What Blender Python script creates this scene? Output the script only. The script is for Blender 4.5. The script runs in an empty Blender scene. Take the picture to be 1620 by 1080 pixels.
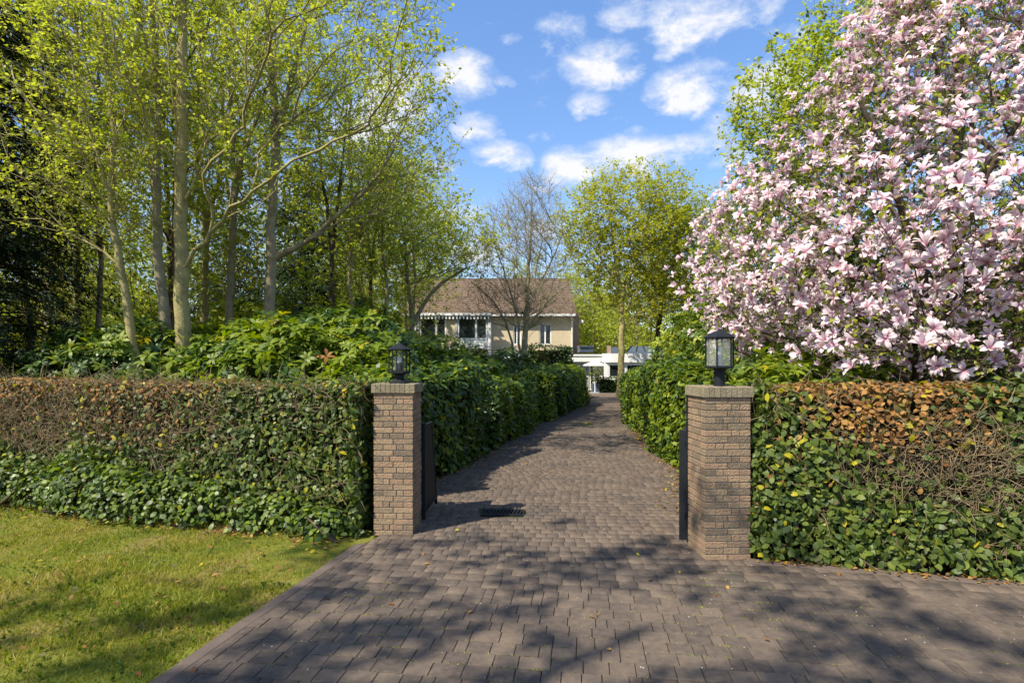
import bpy, math, random
import numpy as np
from mathutils import Matrix, Vector

# ------------------------------------------------------------------ camera, sky, sun, exposure
S = bpy.context.scene
COL = S.collection
R_ = math.radians
rng = np.random.default_rng(7)
random.seed(7)
F, HZ, CH = 900.0, 575.0, 1.88          # focal length in photo pixels, horizon row, eye height

cam_d = bpy.data.cameras.new('camera')
cam = bpy.data.objects.new('camera', cam_d); COL.objects.link(cam)
cam.location = (0, 0, CH); cam.rotation_euler = (R_(90), 0, 0)
cam_d.sensor_width = 36; cam_d.lens = 36 * F / 1620; cam_d.shift_y = (HZ - 540) / 1620
cam_d.clip_start = .05; cam_d.clip_end = 2000
S.camera = cam

SUN_EL = R_(50.0)
sh = Vector((.777, .63, 0)).normalized()            # the way shadows fall on the ground
sun_d = bpy.data.lights.new('sun', 'SUN'); sun = bpy.data.objects.new('sun', sun_d); COL.objects.link(sun)
sun_d.energy = 4.6; sun_d.angle = R_(.5); sun_d.color = (1, .91, .76)
ldir = Vector((sh.x * math.cos(SUN_EL), sh.y * math.cos(SUN_EL), -math.sin(SUN_EL)))
sun.rotation_euler = ldir.to_track_quat('-Z', 'Y').to_euler(); sun.location = (-10, -8, 20)

W = bpy.data.worlds.new('World'); S.world = W; W.use_nodes = True
SKY_STRENGTH = .15
S.view_settings.view_transform = 'Standard'; S.view_settings.look = 'None'
S.view_settings.gamma = 1; S.view_settings.use_curve_mapping = False
S.view_settings.exposure = .84


def nd(nt, t, **kw):
    n = nt.nodes.new(t)
    for k, v in kw.items():
        if k.startswith('i_'):
            n.inputs[int(k[2:])].default_value = v
        else:
            setattr(n, k, v)
    return n


def mth(nt, op, a, b=None, c=None, clamp=False):
    n = nt.nodes.new('ShaderNodeMath'); n.operation = op; n.use_clamp = clamp
    for i, v in enumerate((a, b, c)):
        if v is None: continue
        if isinstance(v, (int, float)): n.inputs[i].default_value = v
        else: nt.links.new(v, n.inputs[i])
    return n.outputs[0]


def build_world():
    nt = W.node_tree; nt.nodes.clear(); L = nt.links
    out = nd(nt, 'ShaderNodeOutputWorld'); bg = nd(nt, 'ShaderNodeBackground')
    L.new(bg.outputs[0], out.inputs[0]); bg.inputs[1].default_value = SKY_STRENGTH
    sky = nd(nt, 'ShaderNodeTexSky', sky_type='NISHITA')
    sky.sun_disc = False; sky.sun_elevation = SUN_EL
    sky.sun_rotation = math.atan2(-sh.x, -sh.y) % (2 * math.pi)
    sky.air_density = 1.0; sky.dust_density = .35; sky.ozone_density = 2.2; sky.altitude = 0
    tc = nd(nt, 'ShaderNodeTexCoord'); sep = nd(nt, 'ShaderNodeSeparateXYZ'); L.new(tc.outputs['Generated'], sep.inputs[0])
    x, y, z = sep.outputs
    az = mth(nt, 'ARCTAN2', x, y); el = mth(nt, 'ARCSINE', z)
    # feathery noise in direction space
    def noise(scale, detail, rough, dist=0., stretch=(1, 1, 1.7)):
        mp = nd(nt, 'ShaderNodeMapping'); mp.inputs['Scale'].default_value = stretch
        L.new(tc.outputs['Generated'], mp.inputs[0])
        n = nd(nt, 'ShaderNodeTexNoise'); L.new(mp.outputs[0], n.inputs['Vector'])
        n.inputs['Scale'].default_value = scale; n.inputs['Detail'].default_value = detail
        n.inputs['Roughness'].default_value = rough; n.inputs['Distortion'].default_value = dist
        return n.outputs['Fac']
    n1 = noise(11, 10, .62, .3); n2 = noise(5, 3, .5); n3 = noise(30, 6, .65)
    wa = mth(nt, 'MULTIPLY', mth(nt, 'SUBTRACT', n2, .5), .07)
    wb = mth(nt, 'MULTIPLY', mth(nt, 'SUBTRACT', n1, .5), .05)
    azw = mth(nt, 'ADD', az, wa); elw = mth(nt, 'ADD', el, wb)
    clouds = [(742, 122, 58, 44, 1), (800, 128, 24, 14, .6), (757, 202, 52, 26, .9), (800, 243, 52, 24, 1), (893, 48, 50, 30, .55),
              (952, 100, 70, 38, 1), (985, 28, 60, 34, .9), (1110, 26, 135, 44, 1), (1065, 82, 50, 24, .85), (1095, 135, 82, 44, 1),
              (937, 166, 46, 24, .9), (985, 192, 24, 10, .6), (866, 214, 32, 10, .5), (905, 262, 50, 36, 1),
              (1000, 245, 88, 34, 1.1), (1100, 232, 80, 26, .9), (1215, 140, 90, 46, 1.1), (1155, 186, 40, 20, .6),
              (645, 165, 90, 70, 1.1), (560, 205, 70, 50, 1), (850, 298, 30, 10, .6), (735, 345, 60, 26, .7), (1175, 258, 60, 24, .9), (1140, 200, 34, 16, .6), (820, 60, 26, 10, .45), (1010, 205, 26, 10, .5), (700, 262, 40, 18, .6), (1240, 60, 60, 26, .6),
              (770, 395, 90, 34, .8), (700, 60, 20, 8, .4), (775, 42, 20, 9, .5), (890, 360, 60, 30, .6), (350, 120, 120, 80, .9),
              (420, 330, 120, 50, .8), (150, 260, 130, 60, .9), (1400, 60, 90, 60, .8), (1540, 300, 110, 80, .9), (1300, 330, 90, 40, .8)]
    tot = None
    for px, py, rx, ry, a in clouds:
        ca = math.atan2(px - 810, F); ce = math.atan2(HZ - py, math.hypot(F, px - 810))
        ra = rx / F * math.cos(ca) ** 2 * 1.14; re = ry / F * math.cos(ca) * 1.14
        dx = mth(nt, 'MULTIPLY', mth(nt, 'SUBTRACT', azw, ca), 1 / ra)
        dy = mth(nt, 'MULTIPLY', mth(nt, 'SUBTRACT', elw, ce), 1 / re)
        d2 = mth(nt, 'ADD', mth(nt, 'MULTIPLY', dx, dx), mth(nt, 'MULTIPLY', dy, dy))
        b = mth(nt, 'MULTIPLY', mth(nt, 'SUBTRACT', 1.0, d2, clamp=True), a)
        tot = b if tot is None else mth(nt, 'SMOOTH_MAX', tot, b, .25)
    # the same fair-weather clouds go on round the rest of the sky
    gen = mth(nt, 'MULTIPLY', mth(nt, 'SUBTRACT', noise(4.2, 5, .5), .52), 5)
    side = mth(nt, 'MULTIPLY', mth(nt, 'SUBTRACT', mth(nt, 'ABSOLUTE', az), .78), 8, clamp=True)
    high = mth(nt, 'MULTIPLY', mth(nt, 'SUBTRACT', el, .66), 8, clamp=True)
    tot = mth(nt, 'ADD', tot, mth(nt, 'MULTIPLY', mth(nt, 'MAXIMUM', gen, 0), mth(nt, 'MAXIMUM', side, high)))
    fb = mth(nt, 'ADD', mth(nt, 'MULTIPLY', mth(nt, 'SUBTRACT', n1, .5), 2.6), mth(nt, 'MULTIPLY', mth(nt, 'SUBTRACT', n3, .5), .9))
    den = mth(nt, 'MULTIPLY', mth(nt, 'ADD', mth(nt, 'SUBTRACT', tot, .33), mth(nt, 'MULTIPLY', fb, mth(nt, 'MINIMUM', mth(nt, 'MULTIPLY', tot, 3), 1))), 1.2, clamp=True)
    den = mth(nt, 'SMOOTH_MIN', den, .96, .1)
    cc = nd(nt, 'ShaderNodeValToRGB'); L.new(mth(nt, 'ADD', den, mth(nt, 'MULTIPLY', mth(nt, 'SUBTRACT', n3, .5), .8)), cc.inputs[0])
    cc.color_ramp.elements[0].position = .2; cc.color_ramp.elements[0].color = (2.7, 3.1, 3.9, 1)
    cc.color_ramp.elements[1].position = .9; cc.color_ramp.elements[1].color = (3.75, 3.75, 3.85, 1)
    # clear air between the clouds: deeper blue of a polarised spring sky, paler to the horizon
    hsv = nd(nt, 'ShaderNodeHueSaturation'); hsv.inputs['Hue'].default_value = .510; hsv.inputs['Saturation'].default_value = 1.38; hsv.inputs['Value'].default_value = 1.38
    gm = nd(nt, 'ShaderNodeGamma'); gm.inputs[1].default_value = .72; L.new(sky.outputs[0], gm.inputs[0]); L.new(gm.outputs[0], hsv.inputs['Color'])
    mx = nd(nt, 'ShaderNodeMix', data_type='RGBA'); L.new(den, mx.inputs[0])
    L.new(hsv.outputs[0], mx.inputs[6]); L.new(cc.outputs[0], mx.inputs[7]); L.new(mx.outputs[2], bg.inputs[0])


build_world()

# ------------------------------------------------------------------ materials
MATS = {}


def mat(name, cols, rough=.6, scale=6., spec=.4, trans=0., bump=0., bscale=40., island=.0, tint=None, hue_noise=None,
        metal=0., coord='Object', ramp_noise=.5, tcol=None, moss=None):
    """cols: list of base colours mixed by noise + per-piece random. tint: colour at the petal foot (attribute 'tint')."""
    m = bpy.data.materials.new(name); m.use_nodes = True; nt = m.node_tree; L = nt.links
    b = nt.nodes['Principled BSDF']; out = nt.nodes['Material Output']
    b.inputs['Roughness'].default_value = rough; b.inputs['Metallic'].default_value = metal
    b.inputs['Specular IOR Level'].default_value = spec
    tc = nd(nt, 'ShaderNodeTexCoord')
    n = nd(nt, 'ShaderNodeTexNoise'); n.inputs['Scale'].default_value = scale; n.inputs['Detail'].default_value = 6
    n.inputs['Roughness'].default_value = .6
    if coord == 'World':
        g = nd(nt, 'ShaderNodeNewGeometry'); L.new(g.outputs['Position'], n.inputs['Vector'])
    else: L.new(tc.outputs[coord], n.inputs['Vector'])
    fac = mth(nt, 'ADD', mth(nt, 'MULTIPLY', mth(nt, 'SUBTRACT', n.outputs['Fac'], .5), 2 * ramp_noise * 1.6), .5)
    if island:
        g2 = nd(nt, 'ShaderNodeNewGeometry'); oi = nd(nt, 'ShaderNodeObjectInfo')
        r = mth(nt, 'FRACT', mth(nt, 'ADD', g2.outputs['Random Per Island'], mth(nt, 'MULTIPLY', oi.outputs['Random'], 7.31)))
        fac = mth(nt, 'ADD', mth(nt, 'MULTIPLY', r, island), mth(nt, 'MULTIPLY', fac, 1 - island))
    cr = nd(nt, 'ShaderNodeValToRGB'); L.new(fac, cr.inputs[0]); e = cr.color_ramp.elements
    while len(e) < len(cols): e.new(.5)
    for i, c in enumerate(cols):
        e[i].position = .08 + .84 * i / max(1, len(cols) - 1); e[i].color = (*c, 1)
    col = cr.outputs[0]
    if tint is not None:
        at = nd(nt, 'ShaderNodeAttribute'); at.attribute_name = 'tint'
        mx = nd(nt, 'ShaderNodeMix', data_type='RGBA'); L.new(at.outputs['Fac'], mx.inputs[0]); L.new(col, mx.inputs[6]); mx.inputs[7].default_value = (*tint, 1)
        col = mx.outputs[2]
    if moss is not None:                       # patches of moss or dirt with their own outline
        n4 = nd(nt, 'ShaderNodeTexNoise'); n4.inputs['Scale'].default_value = moss[1]; n4.inputs['Detail'].default_value = 5
        g = nd(nt, 'ShaderNodeNewGeometry'); L.new(g.outputs['Position'], n4.inputs['Vector'])
        f4 = mth(nt, 'MULTIPLY', mth(nt, 'SUBTRACT', n4.outputs['Fac'], moss[2]), 6, clamp=True)
        mx = nd(nt, 'ShaderNodeMix', data_type='RGBA'); L.new(f4, mx.inputs[0]); L.new(col, mx.inputs[6]); mx.inputs[7].default_value = (*moss[0], 1)
        col = mx.outputs[2]
    L.new(col, b.inputs['Base Color'])
    if bump:
        n2 = nd(nt, 'ShaderNodeTexNoise'); n2.inputs['Scale'].default_value = bscale; n2.inputs['Detail'].default_value = 5
        L.new(n.inputs['Vector'].links[0].from_socket, n2.inputs['Vector'])
        bp = nd(nt, 'ShaderNodeBump'); bp.inputs['Strength'].default_value = bump; bp.inputs['Distance'].default_value = .02
        L.new(n2.outputs['Fac'], bp.inputs['Height']); L.new(bp.outputs[0], b.inputs['Normal'])
    if trans:
        t = nd(nt, 'ShaderNodeBsdfTranslucent'); s = nd(nt, 'ShaderNodeMixShader'); s.inputs[0].default_value = trans
        if tcol: t.inputs[0].default_value = (*tcol, 1)
        else:
            hs = nd(nt, 'ShaderNodeHueSaturation'); hs.inputs['Value'].default_value = 1.5; hs.inputs['Saturation'].default_value = 1.1
            L.new(col, hs.inputs['Color']); L.new(hs.outputs[0], t.inputs[0])
        L.new(b.outputs[0], s.inputs[1]); L.new(t.outputs[0], s.inputs[2]); L.new(s.outputs[0], out.inputs[0])
    MATS[name] = m
    return m


mat('paver', [(.076, .062, .052), (.112, .088, .070), (.15, .116, .088), (.185, .14, .102)], .88, 22, .2, bump=.55, bscale=170, island=.42, coord='World', ramp_noise=.75, moss=((.07, .062, .055), 1.1, .56))
mat('paver_bed', [(.035, .032, .02), (.06, .07, .02), (.045, .038, .028)], .95, 5, .1, coord='World', ramp_noise=.9)
mat('kerb', [(.10, .08, .066), (.145, .11, .088)], .9, 5, .2, bump=.3, bscale=120, island=.3, coord='World')
mat('brick', [(.14, .11, .08), (.23, .17, .11), (.31, .22, .135), (.29, .19, .12), (.20, .15, .105)], .88, 14, .2, bump=.7, bscale=60, island=.72, coord='World', moss=((.13, .12, .08), 3.2, .585))
mat('mortar', [(.27, .24, .19), (.35, .31, .25)], .95, 20, .1, bump=.4, bscale=100, coord='World')
mat('cap_stone', [(.13, .115, .075), (.22, .185, .12), (.29, .24, .16)], .9, 9, .2, bump=.5, bscale=60, island=.3, coord='World')
mat('black_metal', [(.010, .012, .015), (.016, .018, .022)], .6, 20, .2)
mat('soil', [(.045, .035, .022), (.09, .065, .04), (.06, .05, .03)], .95, 8, .1, bump=.6, bscale=60, coord='World')
mat('lawn_base', [(.07, .10, .014), (.15, .16, .025), (.19, .14, .06)], .95, 1.6, .1, bump=.5, bscale=120, coord='World', ramp_noise=.8)
mat('ground', [(.035, .04, .014), (.065, .055, .025), (.09, .06, .035)], .95, .8, .1, bump=.5, bscale=10, coord='World')
mat('grass', [(.10, .14, .016), (.19, .22, .022), (.30, .28, .035), (.33, .26, .10)], .6, 1.3, .3, trans=.35, island=.3, coord='World', ramp_noise=.9)
mat('bark_olive', [(.17, .145, .06), (.30, .255, .11), (.40, .34, .15)], .9, 5, .2, bump=.7, bscale=30, coord='World')
mat('bark_grey', [(.16, .135, .085), (.27, .23, .145), (.36, .31, .20)], .9, 5, .2, bump=.7, bscale=30, coord='World')
mat('bark_dark', [(.03, .026, .018), (.065, .055, .035)], .9, 6, .2, bump=.7, bscale=30, coord='World')
mat('bark_brown', [(.06, .045, .03), (.11, .085, .055)], .9, 6, .2, bump=.7, bscale=30, coord='World')
mat('spring_leaf', [(.24, .30, .035), (.36, .41, .055), (.47, .48, .08)], .5, 2, .35, trans=.5, island=.7, coord='World')
mat('spring_leaf_soft', [(.22, .26, .03), (.32, .35, .045), (.40, .42, .06)], .55, 2, .3, trans=.48, island=.7, coord='World')
mat('golden_leaf', [(.27, .28, .02), (.38, .38, .03), (.46, .43, .04)], .5, 2, .3, trans=.45, island=.7, coord='World')
mat('mid_leaf', [(.05, .09, .014), (.09, .15, .018), (.15, .21, .022)], .45, 2, .45, trans=.3, island=.7, coord='World')
mat('glossy_leaf', [(.022, .052, .012), (.045, .09, .018), (.09, .145, .022)], .4, 1.2, .4, trans=.25, island=.6, coord='World', ramp_noise=.7)
mat('glossy_light', [(.09, .15, .014), (.16, .22, .018), (.24, .29, .022)], .48, 1.2, .35, trans=.38, island=.7, coord='World')
mat('yellow_leaf', [(.30, .30, .02), (.45, .38, .02)], .45, 2, .4, trans=.35, island=.8, coord='World')
mat('dead_leaf', [(.16, .075, .03), (.30, .15, .045), (.40, .24, .08)], .75, 2, .2, trans=.25, island=.8, coord='World')
mat('hedge_leaf', [(.03, .055, .014), (.065, .10, .02), (.12, .16, .028)], .46, 1.5, .35, trans=.25, island=.7, coord='World')
mat('hedge_light', [(.065, .10, .018), (.11, .155, .024), (.18, .21, .03)], .5, 1.5, .3, trans=.28, island=.7, coord='World')
mat('dull_leaf', [(.075, .07, .03), (.13, .10, .045), (.10, .12, .03)], .6, 1.5, .3, trans=.25, island=.8, coord='World')
mat('dry_twig', [(.13, .10, .055), (.26, .20, .12)], .9, 6, .1, coord='World')
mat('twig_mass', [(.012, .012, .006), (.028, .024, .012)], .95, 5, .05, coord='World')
mat('conifer', [(.008, .02, .008), (.018, .036, .012), (.035, .055, .018)], .6, 2, .25, trans=.1, island=.7, coord='World')
mat('blue_conifer', [(.018, .042, .028), (.035, .07, .045), (.06, .10, .06)], .6, 2, .25, trans=.1, island=.7, coord='World')
mat('petal', [(.64, .48, .53), (.73, .61, .64), (.80, .73, .72)], .5, 3, .3, trans=.3, island=.5, coord='World', tint=(.44, .16, .25))
mat('stamen', [(.30, .12, .10), (.35, .25, .08)], .6)
mat('house_brick', [(.48, .39, .25), (.60, .50, .34), (.54, .44, .29)], .9, 3, .2, bump=.4, bscale=12, coord='World')
mat('house_brick_dark', [(.24, .17, .12), (.32, .24, .17)], .9, 3, .2, coord='World')
mat('roof_tile', [(.13, .088, .065), (.185, .128, .095), (.155, .112, .083)], .85, 2.5, .2, island=.4, coord='World')
mat('white_paint', [(.74, .75, .75), (.82, .82, .81)], .5, 3, .4)
mat('grey_paint', [(.34, .37, .38), (.42, .44, .45)], .6, 3, .4)
mat('blue_grey', [(.05, .07, .11), (.09, .12, .17)], .35, 3, .5)
mat('curtain', [(.25, .26, .27), (.4, .4, .4)], .8, 3, .2)
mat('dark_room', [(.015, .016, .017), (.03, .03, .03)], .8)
mat('opal', [(.62, .65, .68), (.7, .72, .74)], .4, 3, .4, trans=.5)
mat('stone_chip', [(.5, .48, .44), (.6, .58, .54)], .8)


def glass_mat(name, col, rough, alpha):
    m = bpy.data.materials.new(name); m.use_nodes = True; nt = m.node_tree; L = nt.links
    b = nt.nodes['Principled BSDF']; b.inputs['Base Color'].default_value = (*col, 1); b.inputs['Roughness'].default_value = rough
    b.inputs['Specular IOR Level'].default_value = .8
    t = nd(nt, 'ShaderNodeBsdfTransparent'); s = nd(nt, 'ShaderNodeMixShader'); s.inputs[0].default_value = alpha
    L.new(t.outputs[0], s.inputs[1]); L.new(b.outputs[0], s.inputs[2]); L.new(s.outputs[0], nt.nodes['Material Output'].inputs[0])
    MATS[name] = m


glass_mat('lantern_glass', (.42, .46, .38), .08, .15)
glass_mat('window_glass', (.02, .03, .03), .03, .75)
glass_mat('clear_glass', (.3, .35, .35), .05, .10)

# ------------------------------------------------------------------ mesh helpers


def link(name, me, parent=None, loc=(0, 0, 0)):
    o = bpy.data.objects.new(name, me); COL.objects.link(o)
    if parent is not None: o.parent = parent
    o.location = loc
    return o


def tag(o, label=None, cat=None, group=None, kind=None):
    if label: o['label'] = label
    if cat: o['category'] = cat
    if group: o['group'] = group
    if kind: o['kind'] = kind
    return o


def thing(name, label, cat, loc=(0, 0, 0), rz=0, group=None):
    o = link(name, None, None, loc); o.rotation_euler = (0, 0, rz); o.empty_display_size = .2
    return tag(o, label, cat, group)


def npmesh(name, V, Fc, mats, midx=None, tint=None, smooth=False):
    """V (n,3); Fc: (m,k) array or list of such arrays."""
    me = bpy.data.meshes.new(name)
    if not isinstance(Fc, list): Fc = [Fc]
    Fc = [f for f in Fc if len(f)]
    V = np.asarray(V, dtype=np.float32)
    me.vertices.add(len(V)); me.vertices.foreach_set('co', V.ravel())
    loops = np.concatenate([f.ravel() for f in Fc]).astype(np.int32)
    cnt = np.concatenate([np.full(len(f), f.shape[1]) for f in Fc]).astype(np.int32)
    st = np.concatenate([[0], np.cumsum(cnt)[:-1]]).astype(np.int32)
    me.loops.add(len(loops)); me.loops.foreach_set('vertex_index', loops)
    me.polygons.add(len(cnt)); me.polygons.foreach_set('loop_start', st); me.polygons.foreach_set('loop_total', cnt)
    for m in mats: me.materials.append(MATS[m])
    if midx is not None: me.polygons.foreach_set('material_index', np.asarray(midx, dtype=np.int32))
    if tint is not None:
        a = me.attributes.new('tint', 'FLOAT', 'POINT'); a.data.foreach_set('value', np.asarray(tint, dtype=np.float32))
    me.update(calc_edges=True)
    if smooth: me.polygons.foreach_set('use_smooth', np.ones(len(cnt), dtype=bool))
    return me


class MB:
    def __init__(s): s.v = []; s.f = []; s.m = []; s.n = 0
    def add(s, vs, fs, m=0):
        s.v += [tuple(v) for v in vs]; s.f += [tuple(i + s.n for i in f) for f in fs]; s.m += [m] * len(fs); s.n += len(vs); return s
    def box(s, x0, x1, y0, y1, z0, z1, m=0, c=0.):
        """box, its top edges chamfered by c"""
        if c:
            vs = [(x0, y0, z0), (x1, y0, z0), (x1, y1, z0), (x0, y1, z0), (x0, y0, z1 - c), (x1, y0, z1 - c), (x1, y1, z1 - c), (x0, y1, z1 - c),
                  (x0 + c, y0 + c, z1), (x1 - c, y0 + c, z1), (x1 - c, y1 - c, z1), (x0 + c, y1 - c, z1)]
            fs = [(0, 1, 5, 4), (1, 2, 6, 5), (2, 3, 7, 6), (3, 0, 4, 7), (4, 5, 9, 8), (5, 6, 10, 9), (6, 7, 11, 10), (7, 4, 8, 11), (8, 9, 10, 11), (3, 2, 1, 0)]
        else:
            vs = [(x0, y0, z0), (x1, y0, z0), (x1, y1, z0), (x0, y1, z0), (x0, y0, z1), (x1, y0, z1), (x1, y1, z1), (x0, y1, z1)]
            fs = [(0, 1, 5, 4), (1, 2, 6, 5), (2, 3, 7, 6), (3, 0, 4, 7), (4, 5, 6, 7), (3, 2, 1, 0)]
        return s.add(vs, fs, m)
    def lathe(s, prof, k=12, m=0, cx=0, cy=0, rot=0.):
        vs = []
        for r, z in prof:
            for i in range(k):
                a = rot + 2 * math.pi * i / k; vs.append((cx + r * math.cos(a), cy + r * math.sin(a), z))
        fs = [(j * k + i, j * k + (i + 1) % k, (j + 1) * k + (i + 1) % k, (j + 1) * k + i) for j in range(len(prof) - 1) for i in range(k)]
        fs += [tuple(range(k))[::-1], tuple((len(prof) - 1) * k + i for i in range(k))]
        return s.add(vs, fs, m)
    def bar(s, a, b, w, m=0, w2=None):
        a, b = Vector(a), Vector(b); d = (b - a).normalized(); w2 = w2 or w
        ref = Vector((0, 0, 1)) if abs(d.z) < .9 else Vector((1, 0, 0))
        u = d.cross(ref).normalized(); v = d.cross(u)
        vs = [p + u * su * w / 2 + v * sv * w2 / 2 for p in (a, b) for su, sv in ((-1, -1), (1, -1), (1, 1), (-1, 1))]
        return s.add(vs, [(0, 1, 5, 4), (1, 2, 6, 5), (2, 3, 7, 6), (3, 0, 4, 7), (4, 5, 6, 7), (3, 2, 1, 0)], m)
    def mesh(s, name, mats):
        me = bpy.data.meshes.new(name); me.from_pydata(s.v, [], s.f)
        for m in (mats if isinstance(mats, (list, tuple)) else [mats]): me.materials.append(MATS[m])
        me.polygons.foreach_set('material_index', s.m); me.update(); return me
    def build(s, name, mats, parent=None, loc=(0, 0, 0)): return link(name, s.mesh(name, mats), parent, loc)


def unit(a): return a / np.maximum(np.linalg.norm(a, axis=-1, keepdims=True), 1e-9)


def frames(n, along=None, spin=None):
    """(M,3,3) rotation: local z -> n, local y -> along (random when None)"""
    n = unit(n)
    if along is None: along = rng.normal(size=n.shape)
    y = unit(along - (along * n).sum(-1, keepdims=True) * n)
    x = np.cross(y, n)
    return np.stack([x, y, n], axis=-1)


def scatter(T, P, Rm, Sc):
    """T: (verts, [faces arrays], tint or None) instanced into one vertex set -> V, faces, tint"""
    tv, tf, tt = T; n = len(tv); M = len(P)
    Sc = np.asarray(Sc)
    if Sc.ndim == 1: Sc = Sc[:, None]
    V = np.einsum('mij,mnj->mni', Rm, tv[None] * Sc[:, None, :]) + P[:, None, :]
    off = (np.arange(M) * n)
    fs = [(f[None] + off[:, None, None]).reshape(-1, f.shape[1]) for f in tf]
    return V.reshape(-1, 3), fs, (np.tile(tt, M) if tt is not None else None)


def scatter_obj(name, T, P, Rm, Sc, mats, mi=None, parent=None, loc=(0, 0, 0)):
    V, fs, tt = scatter(T, P, Rm, Sc)
    midx = None
    if mi is not None: midx = np.concatenate([np.repeat(mi, len(f)) for f in T[1]])
    o = link(name, npmesh(name, V - np.array(loc)[None], fs, mats, midx, tt), parent)
    if parent is None: o.location = loc
    return o


# leaf templates (length 1 along y, face +z)
def leaf_fine(w=.5, cup=.10, droop=.15):
    v = np.array([(0, 0, 0), (-.36 * w, .22, cup * .6), (0, .25, 0), (.36 * w, .22, cup * .6), (-.5 * w, .55, cup - droop * .3), (0, .57, -droop * .3), (.5 * w, .55, cup - droop * .3),
                  (-.3 * w, .82, cup * .5 - droop * .7), (0, .84, -droop * .7), (.3 * w, .82, cup * .5 - droop * .7), (0, 1, -droop)], float)
    q = np.array([(1, 2, 5, 4), (2, 3, 6, 5), (4, 5, 8, 7), (5, 6, 9, 8)])
    t = np.array([(0, 2, 1), (0, 3, 2), (7, 8, 10), (8, 9, 10)])
    return v, [q, t], None


def leaf_mid(w=.5, cup=.1, droop=.15):
    v = np.array([(0, 0, 0), (-.5 * w, .45, cup), (0, .48, 0), (.5 * w, .45, cup), (0, 1, -droop)], float)
    return v, [np.array([(0, 2, 1), (0, 3, 2), (1, 2, 4), (2, 3, 4)])], None


def leaf_quad(w=.55):
    v = np.array([(0, 0, 0), (-.5 * w, .5, .06), (.5 * w, .5, .06), (0, 1, -.08)], float)
    return v, [np.array([(0, 2, 1), (1, 2, 3)])], None


def merge_t(parts):
    V = []; fs = {}; n = 0; T = []
    for v, f, t in parts:
        V.append(v); T.append(t if t is not None else np.zeros(len(v)))
        for a in f: fs.setdefault(a.shape[1], []).append(a + n)
        n += len(v)
    return np.concatenate(V), [np.concatenate(a) for a in fs.values()], np.concatenate(T)


def rosette(k, leaf, tilt=.45, r0=.03, jit=.25, seed=1):
    g = np.random.default_rng(seed); out = []
    for i in range(k):
        a = 2 * math.pi * i / k + g.normal() * .2; t = tilt + g.normal() * jit
        M = np.array(Matrix.Rotation(a, 3, 'Z') @ Matrix.Rotation(t, 3, 'X'))
        out.append((leaf[0] * (.8 + .35 * g.random()) @ M.T + np.array([0, 0, 0]) + (M @ np.array([0, r0, 0])), leaf[1], leaf[2]))
    v, f, t = merge_t(out)
    return v, f, None


def leaf_long(w=.42, droop=.2, cup=.0):
    v = np.array([(0, 0, 0), (-.42 * w, .30, .03 + cup), (.42 * w, .30, .03 + cup), (-.46 * w, .68, -.25 * droop), (.46 * w, .68, -.25 * droop), (0, 1, -droop)], float)
    return v, [np.array([(1, 2, 4, 3)]), np.array([(0, 2, 1), (3, 4, 5)])], None


LEAF, LEAFM, LEAFQ = leaf_fine(.58), leaf_mid(.55), leaf_quad(.62)
ROS = rosette(7, leaf_long(.36, .24), .35, .03, .25, 3)
ROSF = rosette(8, leaf_long(.36, .3), .30, .03, .28, 4)
LEAFH = leaf_long(.62, .18)
LAUREL = leaf_fine(.42, .07, .2); LAUREL_S = leaf_long(.44, .2)


class Noise3:
    def __init__(s, f, n=14, seed=0):
        g = np.random.default_rng(seed); s.k = g.normal(size=(n, 3)) * f; s.p = g.random(n) * 6.28
    def __call__(s, P): return np.sin(P @ s.k.T + s.p).sum(-1) / math.sqrt(len(s.p) / 2)   # ~N(0,1)


# ------------------------------------------------------------------ trees
def tubes(chains, uvk=None):
    V = []; Q = []; n = 0
    for P, r, k in chains:
        P = np.asarray(P, float); r = np.asarray(r, float)
        T = unit(np.gradient(P, axis=0)); ref = np.array([0, 0, 1.]) if abs(T[:, 2]).mean() < .75 else np.array([1., 0, 0])
        u = unit(np.cross(T, ref)); w = np.cross(T, u)
        a = np.arange(k) * 2 * math.pi / k
        ring = P[:, None] + r[:, None, None] * (np.cos(a)[None, :, None] * u[:, None] + np.sin(a)[None, :, None] * w[:, None])
        V.append(ring.reshape(-1, 3)); m = len(P)
        i = np.arange(m - 1)[:, None] * k; j = np.arange(k)[None]; j2 = (j + 1) % k
        Q.append(np.stack([i + j, i + j2, i + k + j2, i + k + j], -1).reshape(-1, 4) + n); n += m * k
    return np.concatenate(V), np.concatenate(Q)


def resample(P, step):
    P = np.asarray(P, float); out = [P[0]]
    # Catmull-Rom
    Q = np.vstack([2 * P[0] - P[1], P, 2 * P[-1] - P[-2]])
    for i in range(1, len(Q) - 2):
        n = max(1, int(np.linalg.norm(Q[i + 1] - Q[i]) / step))
        for j in range(1, n + 1):
            t = j / n
            out.append(.5 * ((2 * Q[i]) + (-Q[i - 1] + Q[i + 1]) * t + (2 * Q[i - 1] - 5 * Q[i] + 4 * Q[i + 1] - Q[i + 2]) * t ** 2 + (-Q[i - 1] + 3 * Q[i] - 3 * Q[i + 1] + Q[i + 2]) * t ** 3))
    return np.array(out)


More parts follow.
